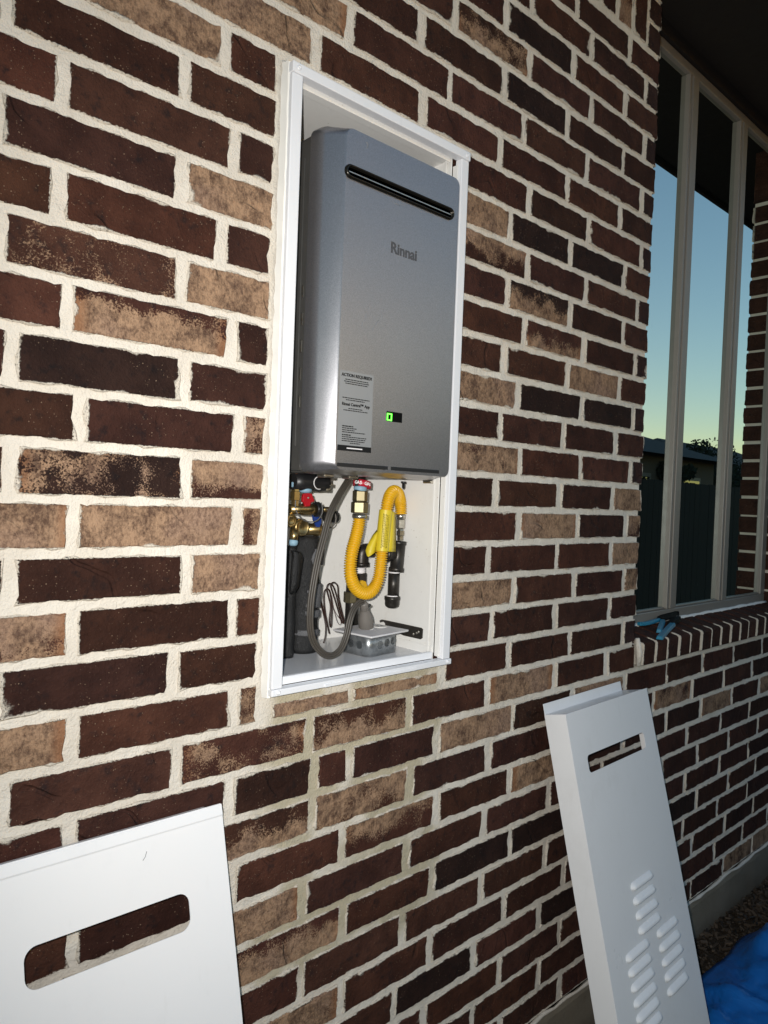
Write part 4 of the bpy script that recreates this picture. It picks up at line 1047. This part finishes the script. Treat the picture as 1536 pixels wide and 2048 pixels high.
flat_bar('grip', [pz(1318, 1262), pz(1322, 1254), pz(1325, 1249)], .018, .012, CYAN)
flat_bar('jaw', [pz(1318, 1248), pz(1332, 1243), pz(1345, 1238), pz(1356, 1238)], [.02, .035, .035, .016], .016, BLACKST)
flat_bar('jaw', [pz(1340, 1251), pz(1350, 1246), pz(1358, 1243)], [.024, .03, .014], .014, BLACKST)

# ------------------------------------------------------------------ blue plastic sheet, mulch
tb = MB(); nx, ny = 66, 48; rr = random.Random(9)
tx0, ty0 = 2.02, -.60
import mathutils
def hN(x, y):
    n = mathutils.noise.noise
    return (.035*abs(n(Vector((x*4.2, y*4.2, 1)))) + .060*max(0, .42-abs(n(Vector((x*7 + 2*y, y*7 - x*3, 4)))))**1.3 + .038*max(0, .4-abs(n(Vector((x*15, y*13 + x*6, 7)))))) + .006*n(Vector((x*27, y*27, 2)))
vs = []
for j in range(ny+1):
    for i in range(nx+1):
        s = i/nx; t = j/ny
        x = 2.06 + s*1.15 + .05*math.sin(t*5 + 1) + .03*math.sin(t*13); y = -.95 + t*.815 + .035*math.sin(s*7) + .02*math.sin(s*17)
        ex = min(s, 1-s)*11; ey = min(t, 1-t)*9; ed = max(0, min(1, ex))*max(0, min(1, ey))
        # corners rounded so the near edge runs as in the photo
        if s < .25: y = y - (1-s/.25)*.055*t
        x += (1-s)*max(0, -.22-y)*.95
        mound = .16*math.exp(-((s-.62)**2/.05 + (t-.80)**2/.05))
        vs.append((x, y, .022 + ed*(hN(x, y)*1.15 + mound) + .003*R()*ed))
tb.add(vs, [(j*(nx+1)+i, j*(nx+1)+i+1, (j+1)*(nx+1)+i+1, (j+1)*(nx+1)+i) for j in range(ny) for i in range(nx)], True)
to = tb.build('plastic_sheet', TARP, solid=.002); tag(to, 'crumpled blue plastic sheet lying on the mulch by the foundation', 'plastic sheet')
ch = MB()
for k in range(9000):
    x = 1.2 + R()*2.6; y = -.012 - R()**1.3*.95
    z = .002 + R()*.016
    lx, ly, lz = .003 + R()**2*.016, .0015 + R()*.003, .001 + R()*.0025
    if x > 2.15 + max(0, -.20-y)*.95 and y < -.17: continue
    mt = Matrix.Translation((x, y, z)) @ Matrix.Rotation(R()*6.28, 4, 'Z') @ Matrix.Rotation((R()-.5)*1.1, 4, 'Y') @ Matrix.Rotation((R()-.5)*1.1, 4, 'X')
    ch.box((-lx, -ly, -lz), (lx, ly, lz), mt)
co = ch.build('mulch', CHIP); co['kind'] = 'stuff'

# ------------------------------------------------------------------ what the window glass reflects: yard fence, neighbour's house, trees
fe = thing('board_fence', 'grey weathered cedar board fence reflected low in the window glass', 'fence', (8, -3.15, 0))
bm_ = MB(); bm_.box((-.069, -.009, .03), (.069, .009, 1.80)); src = None; x = 2.0
while x < 17:
    if src is None: src = bm_.build('board', FENCE, fe); o = src
    else: o = src.copy(); COL.objects.link(o); o.parent = fe; o.matrix_parent_inverse = src.matrix_parent_inverse
    o.location = (x, -3.15 + (R()-.5)*.006, (R()-.5)*.015); x += .143
for zz in (.4, 1.0, 1.6):
    m = MB(); m.box((1.9, -3.20, zz), (17.1, -3.162, zz+.085)); m.build('rail', FENCE, fe)
def nb_house(label, x0, x1, y0, y1, eave, ridge, inset):
    nh = thing('neighbour_house', label, 'house', ((x0+x1)/2, y1, 0))
    m = MB(); m.box((x0, y0, 0), (x1, y1, eave+.03)); m.build('wall', HWALL, nh)
    e = .45; ym = (y0+y1)/2
    m = MB(); m.add([(x0-e, y1+e, eave), (x1+e, y1+e, eave), (x1+e, y0-e, eave), (x0-e, y0-e, eave), (x0+inset, ym, ridge), (x1-inset, ym, ridge)], [(0, 1, 5, 4), (1, 2, 5), (2, 3, 4, 5), (3, 0, 4)]); m.build('roof', HROOF, nh)
    for f in (.2, .5, .78):
        xx = x0 + (x1-x0)*f
        m = MB(); m.box((xx, y1-.02, .9), (xx+1.1, y1+.05, 2.2)); wo_ = m.build('window', WFR, nh)
        m = MB(); m.box((xx+.08, y1+.052, .98), (xx+1.02, y1+.06, 2.12)); m.build('pane', GLASS, wo_)
nb_house('neighbouring single storey house with a long grey hip roof, reflected in the middle window light', 24.5, 36, -15.5, -9.5, 2.7, 4.15, 2.2)
nb_house('nearer neighbouring house with a steep grey roof, reflected in the left window light', 9.5, 18.2, -12., -6.6, 2.6, 3.75, 2.6)
LEAF = mat_leaf('tree_leaf', (.008, .013, .006), (.024, .032, .013))
def tree(label, x, y, h, r, seed):
    rr = random.Random(seed)
    t = thing('yard_tree', label, 'tree', (x, y, 0), 'trees behind the yard fence')
    m = MB(); m.tube([(x, y, 0), (x+.05, y, h*.3), (x, y+.1, h*.6), (x, y, h*.9)], [.16, .12, .08, .03], 8)
    for k in range(6):
        a = rr.random()*6.28; z = h*(.3 + .08*k); m.tube([(x, y, z), (x + r*.5*math.cos(a), y + r*.5*math.sin(a), z+.5)], [.05, .015], 5)
    m.build('trunk', FENCE, t)
    m = MB()
    cl = [(Vector((x, y, h*.62)) + Vector((rr.gauss(0, .42)*r, rr.gauss(0, .42)*r, rr.gauss(0, .17)*h)), rr.uniform(.25, .5)*r) for _ in range(26)]
    for k in range(11000):
        c, cr_ = rr.choice(cl); v = Vector((rr.gauss(0, 1), rr.gauss(0, 1), rr.gauss(0, 1))).normalized()*cr_*rr.random()**.4
        p = c + v*.9; a = Vector((rr.gauss(0, 1), rr.gauss(0, 1), rr.gauss(0, 1))).normalized(); b = a.orthogonal().normalized(); s_ = rr.uniform(.03, .07)
        m.add([p - a*s_, p + b*s_*.5, p + a*s_, p - b*s_*.5], [(0, 1, 2, 3)])
    m.build('crown', LEAF, t)
tree('round dark tree behind the yard fence, largest in the window reflection', 20.5, -7.6, 3.15, 1.6, 1)
tree('small dark tree behind the yard fence, left in the window reflection', 15.6, -6.5, 2.3, .7, 2)
tree('tall dark tree behind the yard fence beside the neighbouring house', 25.5, -8.4, 2.7, 1.3, 3)
